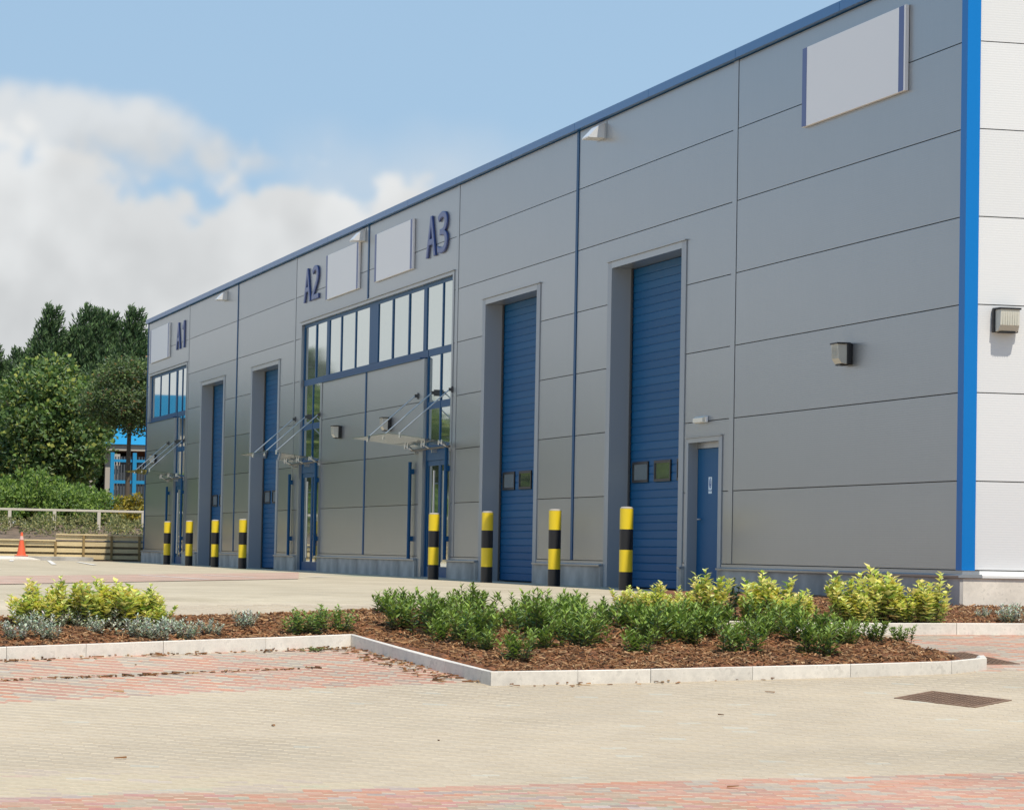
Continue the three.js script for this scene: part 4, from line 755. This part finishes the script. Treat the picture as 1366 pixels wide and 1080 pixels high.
// trees
const barkMat = std(0.11, 0.085, 0.06, { roughness: 0.95 });
function limb(a, b, r0, r1) { const d = b.clone().sub(a), g = new THREE.CylinderGeometry(r1, r0, d.length(), 8, 1); g.applyQuaternion(new THREE.Quaternion().setFromUnitVectors(V3(0, 1, 0), d.clone().normalize())); g.translate((a.x + b.x) / 2, (a.y + b.y) / 2, (a.z + b.z) / 2); g.deleteAttribute('uv'); return g.toNonIndexed(); }
function broadleaf(name, label, group, seed, o) {
  const t = thing(name, label, 'tree', null, group), rnd = rng(seed), lv = new Leaves(), cs = [], tr = [];
  const top = V3((rnd() - 0.5) * 0.3, o.trunk, (rnd() - 0.5) * 0.3); tr.push(limb(V3(0, -0.3, 0), top, o.r0, o.r0 * 0.7));
  const cc = V3(0, (o.lo + o.hi) / 2, 0), ry = (o.hi - o.lo) / 2;
  for (let k = 0; k < o.clumps; k++) { const d = dirOf(rnd, -1, 1), q = 0.45 + 0.55 * Math.pow(rnd(), 0.45), p = V3(d.x * o.rx * q, cc.y + d.y * ry * q, d.z * o.rz * q); const lump = 1 + 0.18 * (hash2(Math.round(d.x * 3), Math.round(d.z * 3), seed) - 0.5); p.multiply(V3(lump, 1, lump)); cs.push([p, o.cr * (0.7 + 0.6 * rnd())]); if (k % 5 === 0) tr.push(limb(top, p, o.r0 * 0.32, 0.02)); }
  crown(rnd, lv, cs, o.per, o.L, o.W, o.color, -0.4, 0.8);
  part('trunk', M(tr), barkMat, t); part('crown', lv.geo(), leafMat(), t); return t;
}
{
  const col = (rnd, p) => { const young = rnd() < 0.20; const c = young ? mixc([0.25, 0.33, 0.055], [0.47, 0.49, 0.10], rnd()) : mixc([0.055, 0.125, 0.028], [0.165, 0.275, 0.05], rnd()); const k = 0.85 + 0.3 * rnd(); return c.map(x => x * k); };
  const maple = { trunk: 2.4, lo: 0.9, hi: 6.1, rx: 2.0, rz: 2.0, r0: 0.14, clumps: 190, cr: 0.46, per: 120, L: 0.17, W: 0.8, color: col };
  const gm = 'broadleaf trees behind the bushes', lm = 'rounded green maple like tree behind the bright bushes';
  const a = broadleaf('broadleaf_tree', lm, gm, 301, maple), b = broadleaf('broadleaf_tree', lm, gm, 302, { ...maple, hi: 3.9, rx: 1.9 });
  a.position.set(-0.25, 1.0, -88); a.scale.setScalar(1.07); b.position.set(-1.9, 1.0, -91);
  [[78.6, 5.8, b, 0.95], [77.5, 8.9, a, 0.86], [79, 11.6, a, 0.84], [78, 14.6, a, 0.88], [90, 2.6, b, 1.0], [84, 18, a, 1.1], [82, 23, b, 1.2]].forEach(([u, v, p, s], i) => { const c = copyOf(p); c.position.set(-v, 0.95, -u); c.rotation.y = 1 + i * 1.7; c.scale.setScalar(s); });
  const r = broadleaf('broadleaf_tree', 'darker bronze tinged tree beside the end of the silver wall', undefined, 305, { trunk: 3.6, lo: 3.55, hi: 5.95, rx: 1.75, rz: 1.5, r0: 0.10, clumps: 150, cr: 0.38, per: 120, L: 0.12, W: 0.6, color: (rnd) => { const q = rnd(); const c = q < 0.05 ? [0.34, 0.18, 0.06] : mixc([0.05, 0.10, 0.03], [0.17, 0.25, 0.06], rnd()); const k = 0.8 + 0.4 * rnd(); return c.map(x => x * k); } });
  r.position.set(1.15, 1.0, -76.5);
}
// windswept cypresses
function cypress(seed, h, rb) {
  const t = thing('cypress_tree', 'tall dark cypress with windswept feathery tip behind the maples', 'tree', null, 'row of dark cypresses'), rnd = rng(seed), lv = new Leaves(), tr = [];
  tr.push(limb(V3(0, -0.3, 0), V3(0.1, h * 0.9, 0), 0.18, 0.03));
  const leaders = [[0, 0, 1]]; for (let k = 0; k < 5; k++) leaders.push([(rnd() - 0.5) * rb * 1.3, (rnd() - 0.5) * rb * 1.3, 0.72 + 0.24 * rnd()]);
  const dk = [0.032, 0.07, 0.028], md = [0.105, 0.19, 0.052];
  for (const [ox, oz, hh] of leaders) {
    const H = h * hh, R = rb * (0.62 + 0.3 * rnd()), n = Math.round(380 * hh);
    for (let k = 0; k < n; k++) {
      const s = Math.pow(rnd(), 0.75), y = H * (0.10 + 0.90 * s), rad = R * Math.pow(1 - s, 0.55) + 0.06, a = rnd() * 6.2832, lean = 0.35 * s * s * s;
      const base = V3(ox * (1 - s * 0.55) + Math.cos(a) * rad * 0.55 * Math.sqrt(rnd()), y, oz * (1 - s * 0.55) + Math.sin(a) * rad * 0.55 * Math.sqrt(rnd())); base.x += lean * 0.9;
      const out = V3(Math.cos(a) * (0.75 - 0.35 * s) + 0.35 * s, 0.62 + 0.5 * s, Math.sin(a) * (0.75 - 0.35 * s)).normalize(), len = 0.30 + 0.55 * rad + 0.25 * rnd();
      const m = 14;
      for (let i = 0; i < m; i++) {
        const p = base.clone().addScaledVector(out, len * i / m), d = out.clone().addScaledVector(dirOf(rnd, -0.5, 0.6), 0.75).normalize(), sd = new THREE.Vector3().crossVectors(d, dirOf(rnd, -1, 1)).normalize(), c = mixc(dk, md, Math.pow(rnd(), 1.5) * 0.7 + 0.3 * i / m), kk = 0.75 + 0.5 * rnd();
        lv.tri(p, d, sd, 0.15 + 0.13 * rnd(), 0.075, c.map(x => x * kk));
      }
    }
  }
  part('trunk', M(tr), barkMat, t); part('crown', lv.geo(), leafMat({ transmission: 0.25 }), t); return t;
}
{
  const c = [cypress(401, 8.9, 2.9), cypress(402, 9.0, 2.7), cypress(403, 8.6, 2.9)];
  const spots = [[97, -0.35, 1.0], [97.5, -1.95, 1.0], [97, -2.75, 1.02], [96.5, -3.7, 1.0], [97.5, -5.1, 0.86], [97.6, 0.75, 0.84], [97.2, 1.9, 0.82], [98.5, -1.1, 0.88], [98.5, -3.3, 0.9], [98.3, -4.4, 0.9], [120, 2.5, 0.95], [121, 16, 1.05]];
  spots.forEach(([u, v, s], i) => { const t = i < 3 ? c[i] : copyOf(c[i % 3]); t.position.set(-v, 1.0, -u); t.rotation.y = (i % 3 - 1) * 0.5; t.scale.set(s, s * 1.0, s); });
}
// turquoise roofed buildings beyond
{
  const turq = std(0.02, 0.27, 0.52, { roughness: 0.45 }), cream = std(0.46, 0.42, 0.36, { roughness: 0.85 }), dark = std(0.05, 0.055, 0.06, { roughness: 0.3 }), brick = std(0.36, 0.16, 0.09, { roughness: 0.9 });
  const t = thing('gatehouse', 'small cream building with turquoise hipped roof half hidden by trees', 'building', P(92, 1.1, -2.6));
  const px = (v) => v + 2.6;
  part('wall', M(B(0, 3, -0.2, 1.0, px(-6), px(-1.75)), B(0.3, 3, 1.0, 3.2, px(-6), px(-3.6))), brick, t);
  for (const v of [-1.85, -2.55, -4.3]) part('column', B(-0.05, 0.2, -0.2, 3.2, px(v) - 0.14, px(v) + 0.14), cream, t);
  part('window', B(0.05, 0.1, 1.0, 3.0, px(-4.16), px(-2.7)), dark, t);
  part('eaves', B(-0.4, 3.4, 3.2, 3.45, px(-6.4), px(-1.45)), cream, t);
  const s = new THREE.BufferGeometry(); const a = P(-0.5, 3.45, px(-1.4)), b = P(-0.5, 3.45, px(-6.5)), c = P(3.5, 3.45, px(-6.5)), d = P(3.5, 3.45, px(-1.4)), e = P(1.5, 4.3, px(-2.6)), f = P(1.5, 4.3, px(-5.3)), pos = [];
  for (const q of [a, b, f, a, f, e, b, c, f, c, d, e, c, e, f, d, a, e]) pos.push(q.x, q.y, q.z); s.setAttribute('position', new THREE.Float32BufferAttribute(pos, 3)); s.computeVertexNormals(); part('roof', s, turq, t);
  const t2 = thing('turquoise_roofed_hall', 'long low hall with turquoise roof band behind the trees', 'building', P(100, 1.0, 8));
  part('wall', B(0, 10, -0.2, 5.0, -6, 1.5), cream, t2); part('roof_band', B(-0.4, 10.4, 5.0, 5.95, -6.6, 2.1), turq, t2);
  for (let k = 0; k < 3; k++) part('window', B(-0.04, 0.01, 1.2, 3.6, -5 + k * 2.3, -3.6 + k * 2.3), dark, t2);
  const f2 = thing('palisade_fence', 'turquoise steel palisade fence with thick posts behind the bushes', 'fence', P(84, 1.1, -2));
  for (const v of [-1.62, -2.45, -3.3]) part('post', B(-0.06, 0.06, -0.2, 2.9, v + 2 - 0.07, v + 2 + 0.07), turq, f2);
  part('rail', B(0.061, 0.11, 2.55, 2.65, -1.9, 0.4), turq, f2); part('rail', B(0.061, 0.11, 1.75, 1.87, -1.9, 0.4), turq, f2); part('rail', B(0.061, 0.11, 0.5, 0.6, -1.9, 0.4), turq, f2);
  for (let v = -1.85; v < 0.3; v += 0.11) part('pale', B(0.111, 0.125, 0.0, 2.75, v - 0.025, v + 0.025), std(0.08, 0.09, 0.1, { roughness: 0.6 }), f2);
  part('wall_pier', B(0.3, 0.6, -0.2, 2.85, 0.05, 0.36), cream, f2);
}
scene.traverse(o => { if (o.isMesh) { o.castShadow = true; o.receiveShadow = true; } });
renderer.render(scene, camera);
